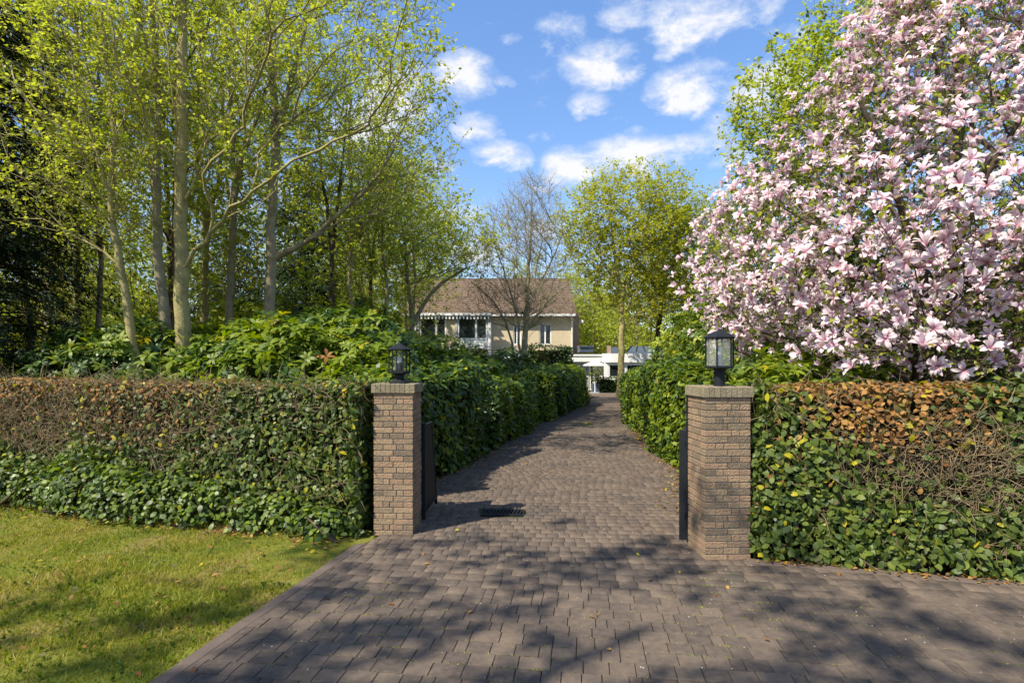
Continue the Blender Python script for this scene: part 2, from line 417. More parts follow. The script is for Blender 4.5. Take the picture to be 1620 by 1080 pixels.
def grow(stems, targets, seed=1, up=.6, wpath=.25, step=.3, tip=.006, wig=.05, ex=2.3, minz=0.):
    """stems: list of (points, r0, r1, attach index or None); returns branch chains and the tip nodes"""
    g = np.random.default_rng(seed)
    cap = 200 + sum(len(resample(s[0], step)) for s in stems) + len(targets) * 14
    P = np.zeros((cap, 3)); par = -np.ones(cap, int); L = np.zeros(cap); fix = np.zeros(cap); n = 0
    D = np.zeros((cap, 3))
    trunk_chains = []
    for pts, r0, r1 in stems:
        q = resample(pts, step); m = len(q); q[1:-1] += g.normal(size=(m - 2, 3)) * wig * .35
        rr = r0 + (r1 - r0) * (np.arange(m) / (m - 1)) ** .9
        start = n
        for i in range(m):
            P[n] = q[i]; par[n] = n - 1 if i else -1; fix[n] = rr[i]
            L[n] = L[n - 1] + step if i else 0
            D[n] = unit(q[min(i + 1, m - 1)] - q[max(i - 1, 0)])
            n += 1
        trunk_chains.append((q, rr))
    base = stems[0][0][0]
    order = np.argsort(np.linalg.norm(targets - np.array(base), axis=1) + g.random(len(targets)) * .5)
    tips = []
    for t in targets[order]:
        d = t - P[:n]; dist = np.linalg.norm(d, axis=1); hd = np.linalg.norm(d[:, :2], axis=1)
        cost = dist + wpath * L[:n] + 3 * np.maximum(0, hd * up - d[:, 2]) + 1e3 * (P[:n, 2] < minz)
        cost -= .35 * dist * (d * D[:n]).sum(1) / np.maximum(dist, 1e-6) * .8
        i = int(np.argmin(cost)); m = max(1, min(12, int(dist[i] / step)))
        prev = i; p0 = P[i].copy(); d0 = D[i] if fix[i] == 0 else unit(D[i] * .5 + unit(d[i]))
        c = p0 + d0 * dist[i] * .4
        c[2] += .05 * dist[i]
        for j in range(1, m + 1):
            s = j / m; q = (1 - s) ** 2 * p0 + 2 * s * (1 - s) * c + s * s * t
            if j < m: q = q + g.normal(size=3) * wig
            P[n] = q; par[n] = prev; L[n] = L[prev] + np.linalg.norm(q - P[prev]); D[n] = unit(q - P[prev]); prev = n; n += 1
            if n >= cap - 2: break
        tips.append(prev)
        if n >= cap - 20: break
    acc = np.zeros(n)
    ch = [[] for _ in range(n)]
    for i in range(n):
        if par[i] >= 0: ch[par[i]].append(i)
    for i in range(n - 1, -1, -1):
        if acc[i] == 0: acc[i] = tip ** ex
        if par[i] >= 0 and fix[i] == 0: acc[par[i]] += acc[i]
    rad = acc ** (1 / ex)
    for i in range(n):
        if fix[i] > 0: rad[i] = fix[i]
        elif fix[par[i]] > 0: rad[i] = min(rad[i], .75 * fix[par[i]])
        else: rad[i] = min(rad[i], rad[par[i]] * 1.0)
    chains = []
    for i in range(n):
        if fix[i] > 0: starts = [c for c in ch[i] if fix[c] == 0]
        else:
            cs = sorted(ch[i], key=lambda c: -rad[c]); starts = cs[1:]
        for s0 in starts:
            pl = [P[i]]; rl = [rad[s0]]; c = s0
            while True:
                pl.append(P[c]); rl.append(rad[c])
                nx = sorted(ch[c], key=lambda q: -rad[q])
                if not nx: break
                c = nx[0]
            rl[-1] = rl[-1] * .5
            k = 7 if rl[0] > .05 else (5 if rl[0] > .02 else 3)
            chains.append((np.array(pl), np.array(rl), k))
    tips = np.array(tips)
    return trunk_chains, chains, P[tips], D[tips]


def twiglets(tp, td, k, length, g, r=.0035, droop=0.):
    """k short twigs at each tip; returns chains and leaf sites"""
    M = len(tp) * k
    p = np.repeat(tp, k, 0); d = unit(np.repeat(td, k, 0) * .7 + g.normal(size=(M, 3)) * .75 + np.array([0, 0, -droop]))
    ln = length * (.5 + g.random(M))
    mid = p + d * (ln * .5)[:, None] + g.normal(size=(M, 3)) * .02; end = p + d * ln[:, None] + np.array([0, 0, -droop * .1]) + g.normal(size=(M, 3)) * .03
    a = [(np.stack([p[i], mid[i], end[i]]), np.array([r, r * .8, r * .4]), 3) for i in range(M)]
    return a, p, mid, end, d


def leaf_sites(p, end, per, spread, g):
    M = len(p); s = .2 + .85 * g.random((M, per)); q = p[:, None] + (end - p)[:, None] * s[..., None] + g.normal(size=(M, per, 3)) * spread
    return q.reshape(-1, 3)


def trunk_mesh(tc, flare=True):
    ch = []
    for q, rr in tc:
        rr = rr.copy()
        if flare: rr[:4] *= np.array([1.35, 1.15, 1.05, 1.0])[:len(rr[:4])]
        rr = rr * (1 + .035 * np.sin(np.arange(len(rr)) * 1.7))
        ch.append((q, rr, 12))
    return tubes(ch)


def make_tree(name, label, cat, stems, targets, bark, leafm, base, seed=1, group=None, leaves=6, twk=2, twl=.35, lsize=.09, T=None,
              up=.6, wpath=.25, step=.3, tip=.005, spread=.03, droop=0., foliage=True, wig=.05, minz=0., mi_w=None, flat=.5, twr=.0035):
    g = np.random.default_rng(seed + 100)
    root = thing(name, label, cat, base, 0, group)
    tc, chains, tp, td = grow(stems, targets, seed, up, wpath, step, tip, wig, minz=minz)
    off = np.array(base)
    V, Q = trunk_mesh(tc); link('trunk', npmesh('trunk', V - off, Q, [bark], smooth=True), root)
    tw, p, mid, end, d = twiglets(tp, td, twk, twl, g, twr, droop)
    V, Q = tubes(chains + tw); link('branches', npmesh('branches', V - off, Q, [bark], smooth=True), root)
    if foliage:
        q = leaf_sites(p, end, leaves, spread, g); M = len(q)
        nrm = g.normal(size=(M, 3)) * flat + np.array([0, 0, 1]); Rm = frames(nrm, g.normal(size=(M, 3)) + np.array([0, 0, -.3]))
        sc = lsize * (.55 + .8 * g.random(M))
        mats = leafm if isinstance(leafm, list) else [leafm]
        mi = g.choice(len(mats), M, p=mi_w) if len(mats) > 1 else None
        scatter_obj('foliage', T or LEAFQ, q - off, Rm, sc, mats, mi, root)
    return root


def ell(n, c, r, g, hollow=.0, zmin=None):
    out = []
    while len(out) < n:
        v = g.normal(size=(n * 2, 3)); v = unit(v); rad = (hollow ** 3 + (1 - hollow ** 3) * g.random(n * 2)) ** (1 / 3)
        q = v * rad[:, None] * np.array(r) + np.array(c)
        if zmin is not None: q = q[q[:, 2] > zmin]
        out = list(out) + list(q)
    return np.array(out[:n])


def PX(px, py, Z): return np.array([(px - 810) / F * Z, Z, CH + (HZ - py) / F * Z])


ORD = ['leftmost', 'second', 'third', 'fourth', 'fifth', 'sixth', 'seventh', 'eighth', 'ninth', 'tenth', 'eleventh', 'twelfth', 'thirteenth', 'fourteenth', 'fifteenth', 'sixteenth',
       'seventeenth', 'eighteenth', 'nineteenth', 'twentieth', 'twenty first', 'twenty second', 'twenty third', 'twenty fourth', 'twenty fifth', 'twenty sixth']


def label_by_place(trees, fmt):
    for i, t in enumerate(sorted(trees, key=lambda t: t.location.x / t.location.y)): t['label'] = fmt % (ORD[i] + (' from the left' if i else ''))


def copy_tree(root, loc, rz, sc, label=None, group=None):
    r = root.copy(); COL.objects.link(r); r.location = loc; r.rotation_euler = (0, 0, rz); r.scale = (sc, sc, sc)
    if label: r['label'] = label
    if group: r['group'] = group
    for c in list(root.children):
        d = c.copy(); COL.objects.link(d); d.parent = r
    return r


# ------------------------------------------------------------------ ground, paving
def sheet(name, pts, z, m, label=None):
    me = bpy.data.meshes.new(name); me.from_pydata([(x, y, z) for x, y in pts], [], [tuple(range(len(pts)))]); me.materials.append(MATS[m])
    o = link(name, me); o['kind'] = 'structure'
    if label: o['label'] = label
    return o


sheet('ground', [(-900, -300), (900, -300), (900, 1500), (-900, 1500)], -.008, 'ground', 'bare woodland ground and far land behind the hedges')
KERB = [(-3.4, -2.0), (-2.75, .6), (-2.35, 2.2), (-2.14, 3.2), (-2.05, 3.6), (-1.97, 4.1), (-1.87, 4.6), (-1.76, 5.1), (-1.70, 5.74), (-1.50, 6.05)]
DL = [(-1.32, 6.5), (-1.38, 8.9), (-.8, 10.25), (-.15, 13.5), (.79, 17.8), (2.1, 22.5), (3.3, 26), (4.6, 32), (4.9, 37.6)]
DR = [(1.9, 6.0), (2.93, 9.95), (3.15, 13.5), (3.87, 19.9), (5.2, 27), (6.6, 33.8), (9.5, 37.6)]
HR = [(2.25, 5.46), (9.0, 3.50)]       # foot of the right-hand hedge
drive_poly = KERB + [(-1.3, 6.2)] + DL + DR[::-1] + [(2.2, 5.9)] + HR + [(9, -2)]
driveway = sheet('driveway', drive_poly, 0, 'paver_bed', 'brown block paved driveway running between the hedges to the house')
lawn = sheet('lawn', [(-14, -4), (-3.5, -4)] + KERB + [(-1.5, 6.4), (-14, 10.6)], -.004, 'lawn_base', 'mossy grass verge left of the paving')


def inside(poly, x, y):
    poly = np.asarray(poly); x0, y0 = poly[:, 0], poly[:, 1]; x1, y1 = np.roll(x0, -1), np.roll(y0, -1)
    c = ((y0[None] > y[:, None]) != (y1[None] > y[:, None])) & (x[:, None] < (x1 - x0)[None] * (y[:, None] - y0[None]) / (y1 - y0 + 1e-12)[None] + x0[None])
    return c.sum(1) % 2 == 1


def n_pave(P): return np.sin(P[:, 0] * 2.1 + 1) * np.sin(P[:, 1] * 1.7) * .5


def lay_pavers():
    g = np.random.default_rng(3); rec = []        # cx, cy, w, d, ang
    def field(ang, y0, y1, x0, x1, pitch, widths, wp, keep, org, lev):
        ca, sa = math.cos(ang), math.sin(ang)
        ny = int((y1 - y0) / pitch)
        for j in range(ny):
            v = y0 + j * pitch; u = x0 + g.random() * .15
            while u < x1:
                w = g.choice(widths, p=wp); uc = u + w / 2
                cx, cy = org[0] + ca * uc - sa * (v + pitch / 2), org[1] + sa * uc + ca * (v + pitch / 2)
                if keep(cx, cy): rec.append((cx, cy, w, pitch, ang, lev))
                u += w
    a1, a2 = math.radians(-7.5), math.radians(-3.0)
    line = lambda x, y: y > 5.30 - .13 * x
    field(a1, -4.2, 6.5, -6, 12, .150, [.08, .12, .158, .20], [.14, .1, .53, .23], lambda x, y: not line(x, y) and y > 1.6, (0, 0), 0.)
    field(a2, 4.0, 30, -4, 9, .152, [.105, .125, .14], [.2, .6, .2], lambda x, y: line(x, y + .17) and y < 26, (0, 0), -.004)
    A = np.array(rec)
    # keep those whose centre lies in the paving, clear of kerbs, drain and pillars
    ok = inside(drive_poly, A[:, 0], A[:, 1])
    kx = np.interp(A[:, 1], [p[1] for p in KERB], [p[0] for p in KERB])
    # blocks cut to fit along the kerb, which stands a few millimetres over them
    le, cut = A[:, 0] - .5 * A[:, 2], kx + .05; near = A[:, 1] < 6.05
    ok = np.where(near & (le < cut), (A[:, 0] + .5 * A[:, 2] > cut + .03), ok)
    nw = np.where(near & (le < cut), A[:, 0] + .5 * A[:, 2] - cut, A[:, 2]); A[:, 0] += (A[:, 2] - nw) / 2; A[:, 2] = nw
    ok &= inside(drive_poly, A[:, 0] + .04, A[:, 1] - .02)
    ok &= ~((abs(A[:, 0] + .115) < .265 + A[:, 2] * .30) & (abs(A[:, 1] - 7.13) < .125 + .05))
    hr = HR[0][1] + (A[:, 0] - HR[0][0]) * (HR[1][1] - HR[0][1]) / (HR[1][0] - HR[0][0])
    ok &= ~((A[:, 0] > 2.2) & (A[:, 1] > hr - .06) & (A[:, 1] < 7))
    A = A[ok]
    # paver box with chamfered top, unit footprint
    z = g.normal(size=len(A)) * .0009 + .022 + A[:, 5] + .004 * n_pave(A[:, :2])
    px = 810 + F * A[:, 0] / np.maximum(A[:, 1], .1); py = HZ + F * CH / np.maximum(A[:, 1], .1)
    vis = (A[:, 1] > 3.25) & (px > 0) & (px < 1620) & (py < 1085)
    order = np.argsort(np.where(vis, A[:, 1], 99)); first = order[:300]; rest = order[300:]
    cache = {}
    for i in first:
        w, d = A[i, 2], A[i, 3]; key = (round(w, 3), round(d, 3))
        if key not in cache:
            j = .0022; cache[key] = MB().box(-w / 2 + j, w / 2 - j, -d / 2 + j, d / 2 - j, -.03, 0, 0, .0028).mesh('paver', 'paver')
        o = link('paver', cache[key], driveway, (A[i, 0], A[i, 1], z[i])); o.rotation_euler = (g.normal() * .003, g.normal() * .003, A[i, 4] + g.normal() * .008)
    B = A[rest]; M = len(B)
    me = MB().box(-.5, .5, -.5, .5, -.03, 0, 0, .0).v
    # chamfer handled per paver
    c = .0028; j = .0022; w = B[:, 2] / 2 - j; d = B[:, 3] / 2 - j
    def ring(w, d, z): return np.stack([np.stack([-w, -d, z], -1), np.stack([w, -d, z], -1), np.stack([w, d, z], -1), np.stack([-w, d, z], -1)], 1)
    zz = z[rest]; V = np.concatenate([ring(w, d, zz * 0 - .02), ring(w, d, zz - c), ring(w - c, d - c, zz)], 1)
    a = B[:, 4] + g.normal(size=M) * .006; ca, sa = np.cos(a)[:, None], np.sin(a)[:, None]
    X = V[..., 0] * ca - V[..., 1] * sa + B[:, 0:1]; Y = V[..., 0] * sa + V[..., 1] * ca + B[:, 1:2]
    V = np.stack([X, Y, V[..., 2]], -1).reshape(-1, 3)
    f = [(0, 1, 5, 4), (1, 2, 6, 5), (2, 3, 7, 6), (3, 0, 4, 7), (4, 5, 9, 8), (5, 6, 10, 9), (6, 7, 11, 10), (7, 4, 8, 11), (8, 9, 10, 11)]
    Fc = (np.array(f)[None] + (np.arange(M) * 12)[:, None, None]).reshape(-1, 4)
    o = link('pavers_beyond', npmesh('pavers_beyond', V, Fc, ['paver']), driveway); o['kind'] = 'stuff'
    # far end of the drive where single blocks are no longer told apart
    far = [p for p in DL if p[1] > 25.9]; farr = [p for p in DR if p[1] > 26]
    mb = MB(); pts = [(3.3, 26)] + far[1:] + farr[::-1] + [(5.0, 26)]
    me = bpy.data.meshes.new('far_paving'); me.from_pydata([(x, y, .018) for x, y in pts], [], [tuple(range(len(pts)))]); me.materials.append(MATS['paver'])
    link('far_paving', me, driveway)


lay_pavers()


def kerbs():
    root = thing('kerb', None, None); del_keys = root; root['kind'] = 'structure'; root['label'] = 'flat stone kerb between the grass and the paving'
    P = resample([(x, y, 0) for x, y in KERB[1:]], .2); L = np.concatenate([[0], np.cumsum(np.linalg.norm(np.diff(P, axis=0), axis=1))])
    s = 0
    while s < L[-1] - .3:
        e = min(s + .9, L[-1]); a = [np.interp(s + .004, L, P[:, k]) for k in (0, 1)]; b = [np.interp(e - .004, L, P[:, k]) for k in (0, 1)]
        d = unit(np.array([b[0] - a[0], b[1] - a[1]])); nrm = np.array([d[1], -d[0]])
        mb = MB(); w = .105; c = .006
        q = lambda p, o, z: (p[0] + nrm[0] * o, p[1] + nrm[1] * o, z)
        mb.add([q(a, 0, -.05), q(a, w, -.05), q(b, w, -.05), q(b, 0, -.05), q(a, 0, .02), q(a, w, .02), q(b, w, .02), q(b, 0, .02),
                q(a, c, .026), q(a, w - c, .026), q(b, w - c, .026), q(b, c, .026)],
               [(0, 1, 5, 4), (1, 2, 6, 5), (2, 3, 7, 6), (3, 0, 4, 7), (4, 5, 9, 8), (5, 6, 10, 9), (6, 7, 11, 10), (7, 4, 8, 11), (8, 9, 10, 11)])
        mb.build('kerb_stone', 'kerb', root); s = e
    root2 = thing('edging', None, None); root2['kind'] = 'structure'; root2['label'] = 'row of edging blocks along the foot of the right hand hedge'
    a = np.array(HR[0]); d = unit(np.array(HR[1]) - a); ln = 6.6; ang = math.atan2(d[1], d[0]); me = MB().box(.004, .206, -.12, 0, -.03, .024, 0, .006).mesh('edging_block', 'kerb')
    for i in range(int(ln / .21)):
        p = a + d * i * .21 + np.array([0, -.02]); o = link('edging_block', me, root2, (p[0], p[1], random.gauss(0, .002))); o.rotation_euler = (random.gauss(0, .01), 0, ang + random.gauss(0, .02))


kerbs()

# ------------------------------------------------------------------ gate pillars


def pillar(loc, rz, label, w, courses, seed, sc=1.):
    g = random.Random(seed); H = .0624
    root = thing('gate_pillar', label, 'pillar', (*loc, 0), rz, 'brick pillars either side of the drive')
    h = courses * H; i_ = .012
    MB().box(-w / 2 + i_, w / 2 - i_, -w / 2 + i_, w / 2 - i_, 0, h).build('mortar_core', 'mortar', root)
    bl, bw, bh, j = (w - .011) / 2, (w - .011) / 4 - .004, H - .012, .011
    meshes = {}
    def brick_mesh(L, v):
        k = (round(L, 3), v)
        if k not in meshes:
            jt = [g.uniform(-.0012, .0012) for _ in range(4)]
            meshes[k] = MB().box(-L / 2 + jt[0], L / 2 + jt[1], -.05 + jt[2], .05, -bh / 2, bh / 2 + jt[3], 0, .003).mesh('brick', 'brick')
        return meshes[k]
    for c in range(courses):
        z = (c + .5) * H
        for s in range(4):
            # a course on each face: alternating two stretchers, or header-stretcher-header; corner bricks overlap by turns
            own = (s + c) % 2 == 0
            a = s * math.pi / 2; half = w / 2 if own else w / 2 - .102
            span = 2 * half
            parts = ([.5, .5] if c % 2 == 0 else [.27, .46, .27]) if own else ([.32, .68] if c % 4 < 2 else [.66, .34])
            u = -half
            for pi, f in enumerate(parts):
                a0 = u + (0 if own and pi == 0 else j / 2); u += span * f; a1 = u - (0 if own and pi == len(parts) - 1 else j / 2)
                L = a1 - a0; uc = (a0 + a1) / 2
                dep = w / 2 - .05 + g.uniform(-.001, .0025)
                x, y = uc, -dep
                o = link('brick', brick_mesh(L, g.randrange(3)), root, (x * math.cos(a) - y * math.sin(a), x * math.sin(a) + y * math.cos(a), z))
                o.rotation_euler = (0, 0, a + g.gauss(0, .004))
    cap = MB(); n = 9; W2 = w / 2 + .024; chh = .098
    capc = MB().box(-W2 + .01, W2 - .01, -W2 + .01, W2 - .01, h + .003, h + chh - .014).build('cap_core', 'mortar', root)
    # header bricks on edge round the cap
    bw2 = 2 * W2 / n
    for s in range(4):
        a = s * math.pi / 2
        for k in range(n):
            if k == n - 1: continue
            uc = -W2 + (k + .5) * bw2
            m = meshes.setdefault(('cap', k % 3), MB().box(-bw2 / 2 + .0025, bw2 / 2 - .0025, -.055, .045, 0, chh + .001 * (k % 3), 0, .007).mesh('cap_brick', 'cap_stone'))
            x, y = uc, -(W2 - .055)
            o = link('cap_brick', m, root, (x * math.cos(a) - y * math.sin(a), x * math.sin(a) + y * math.cos(a), h + .002)); o.rotation_euler = (0, 0, a)
    I = W2 - .10
    for k in range(4):
        MB().box(-I + k * I / 2 + .002, -I + (k + 1) * I / 2 - .002, -I + .002, I - .002, h, h + chh - .002, 0, .004).build('cap_tile', 'cap_stone', root)
    return root, h + chh


pr, hr_top = pillar((2.045, 5.645), R_(3.5), 'brown brick gate pillar on the right with a hexagonal glazed lantern on top', .44, 25, 11)
pl, hl_top = pillar((-1.285, 6.42), R_(-3), 'brown brick gate pillar on the left beside the black chalk board stand', .43, 25, 12)


def lantern(loc, z, R, hb, stem_h, label, style):
    root = thing('lantern', label, 'lantern', (*loc, z), 0, 'black lanterns on the gate pillars')
    hx = math.pi / 6 * 0
    if style == 'glazed':
        MB().lathe([(R * .42, 0), (R * .42, .012), (R * .36, .016), (R * .36, stem_h - .015), (R * .45, stem_h), (R * .45, stem_h + .01)], 20).build('stem', 'black_metal', root)
    else:
        MB().lathe([(R * .95, 0), (R * .95, .012), (R * .62, .035), (R * .42, .055), (R * .42, stem_h - .01), (R * .6, stem_h), (R * .6, stem_h + .01)], 20).build('stem', 'black_metal', root)
    z0 = stem_h + .008
    MB().lathe([(R * .9, z0), (R * 1.0, z0 + .008), (R * 1.0, z0 + .02), (R * .9, z0 + .028)], 6).build('base_ring', 'black_metal', root)
    zt = z0 + hb
    for i in range(6):
        a = i * math.pi / 3
        p = (R * .95 * math.cos(a), R * .95 * math.sin(a))
        MB().bar((p[0], p[1], z0 + .02), (p[0], p[1], zt), .012 if style == 'glazed' else .013).build('post', 'black_metal', root)
        if style == 'glazed':
            b = (R * .95 * math.cos(a + math.pi / 3), R * .95 * math.sin(a + math.pi / 3))
            ax = [(p[0] * .97, p[1] * .97), (b[0] * .97, b[1] * .97), (b[0] * .94, b[1] * .94), (p[0] * .94, p[1] * .94)]
            mb = MB(); mb.add([(x, y, zz) for zz in (z0 + .02, zt) for x, y in ax], [(0, 1, 5, 4), (1, 2, 6, 5), (2, 3, 7, 6), (3, 0, 4, 7), (4, 5, 6, 7), (3, 2, 1, 0)])
            mb.build('pane', 'lantern_glass', root)
    if style == 'glazed':
        prof = [(R * .98, zt - .012), (R * 1.12, zt - .006), (R * 1.12, zt + .006), (R * .82, zt + .03), (R * .42, zt + .058), (R * .16, zt + .068), (R * .12, zt + .082), (.002, zt + .086)]
    else:
        prof = [(R * 1.0, zt - .01), (R * 1.18, zt - .004), (R * 1.18, zt + .006), (R * .7, zt + .03), (R * .22, zt + .066), (R * .12, zt + .085), (R * .13, zt + .095), (.002, zt + .108)]
    MB().lathe(prof, 6).build('roof', 'black_metal', root)
    k = MB().lathe([(R * .26, z0 + .02), (R * .26, z0 + hb * .42), (R * .2, z0 + hb * .46)], 12).build('lamp_holder', 'blue_grey' if style == 'glazed' else 'black_metal', root)
    MB().lathe([(R * .17, z0 + hb * .3), (R * .2, z0 + hb * .5), (R * .2, z0 + hb * .66), (R * .08, z0 + hb * .72)], 12).build('bulb', 'opal', root)
    if style != 'glazed':
        for zz in (z0 + hb * .14,):
            for i in range(6):
                a = i * math.pi / 3; b = a + math.pi / 3
                MB().bar((R * .95 * math.cos(a), R * .95 * math.sin(a), zz), (R * .95 * math.cos(b), R * .95 * math.sin(b), zz), .008).build('rail', 'black_metal', root)
        MB().lathe([(R * .55, z0 + .02), (R * .55, z0 + hb * .95)], 16).build('glass_cylinder', 'clear_glass', root)
    return root


lantern((2.05, 5.62), hr_top + .001, .143, .305, .165, 'black hexagonal lantern with glass panes on the right hand brick pillar', 'glazed')
lantern((-1.27, 6.42), hl_top + .001, .122, .27, .10, 'black open lantern with pointed roof on the left hand brick pillar', 'open')


def gates():
    # right: solid black leaf swung open, seen nearly edge-on
    root = thing('gate', 'black metal gate leaf standing open behind the right hand pillar', 'gate', (1.83, 6.06, 0), math.atan2(1.35, .50), 'opened gate leaves')
    MB().box(-.05, .0, -.045, .045, .02, 1.18, 0, .006).build('stile', 'black_metal', root)
    MB().box(1.30, 1.35, -.03, .03, .04, 1.18, 0, .006).build('stile', 'black_metal', root)
    MB().box(0, 1.30, -.02, .02, .06, .14).build('bottom_rail', 'black_metal', root)
    MB().box(0, 1.30, -.02, .02, 1.08, 1.16).build('top_rail', 'black_metal', root)
    for k in range(10): MB().box(.01 + k * .129, .13 + k * .129, -.010, .010, .14, 1.08, 0, .003).build('board', 'black_metal', root)
    MB().box(-.02, .03, -.10, -.045, .9, .96).build('latch', 'black_metal', root)
    r2 = thing('gate_post', 'tall narrow black hinge post against the back of the right hand pillar', 'post', (1.845, 5.93, 0))
    MB().box(-.02, .02, -.03, .03, 0, 1.60, 0, .004).build('post', 'black_metal', r2)
    for zz in (.25, 1.0): MB().box(-.035, .02, .03, .05, zz, zz + .06).build('hinge', 'black_metal', r2)
    # left: leaf with a raked outer stile
    root = thing('gate', 'black gate leaf with slanting edge behind the left hand pillar', 'gate', (-1.055, 6.80, 0), 0, 'opened gate leaves')
    a = np.array([0, 0]); v = np.array([.065, .62])
    def p(t, z, o=0): return (v[0] * t + o * 1.0, v[1] * t, z)
    MB().bar(p(0, .03), p(-.02, 1.17), .045).build('stile', 'black_metal', root)
    MB().bar(p(1.0, .06), p(.55, 1.15), .035).build('stile', 'black_metal', root)
    MB().bar(p(0, .12), p(1.0, .16), .04).build('bottom_rail', 'black_metal', root)
    MB().bar(p(0, 1.13), p(.56, 1.13), .04).build('top_rail', 'black_metal', root)
    mb = MB(); q = [p(0, .12), p(.98, .14), p(.56, 1.13), p(0, 1.13)]
    mb.add([(x, y, z) for x, y, z in q] + [(x + .012, y, z) for x, y, z in q], [(0, 1, 2, 3), (7, 6, 5, 4), (0, 4, 5, 1), (1, 5, 6, 2), (2, 6, 7, 3), (3, 7, 4, 0)]); mb.build('panel', 'black_metal', root)
    MB().bar((-.055, -.10, .0), (-.055, -.10, 1.5), .03).build('hinge_post', 'black_metal', root)


gates()


def drain():
    root = thing('drain_grate', 'rectangular black slotted drain grate set in the paving', 'drain', (-.115, 7.13, .004), R_(-2))
    MB().box(-.27, .27, -.13, -.108, 0, .022).build('rim', 'black_metal', root); MB().box(-.27, .27, .108, .13, 0, .022).build('rim', 'black_metal', root)
    MB().box(-.27, -.248, -.108, .108, 0, .022).build('rim', 'black_metal', root); MB().box(.248, .27, -.108, .108, 0, .022).build('rim', 'black_metal', root)
    for i in range(11):
        x = -.225 + i * .045
        mb = MB(); mb.bar((x - .02, -.108, .014), (x + .02, .108, .014), .018, 0, .014); mb.build('bar', 'black_metal', root)
    MB().box(-.248, .248, -.108, .108, -.002, .001).build('pit', 'twig_mass', root)


drain()

# ------------------------------------------------------------------ hedges
n_hi, n_lo = Noise3(4.0, seed=1), Noise3(1.3, seed=2)


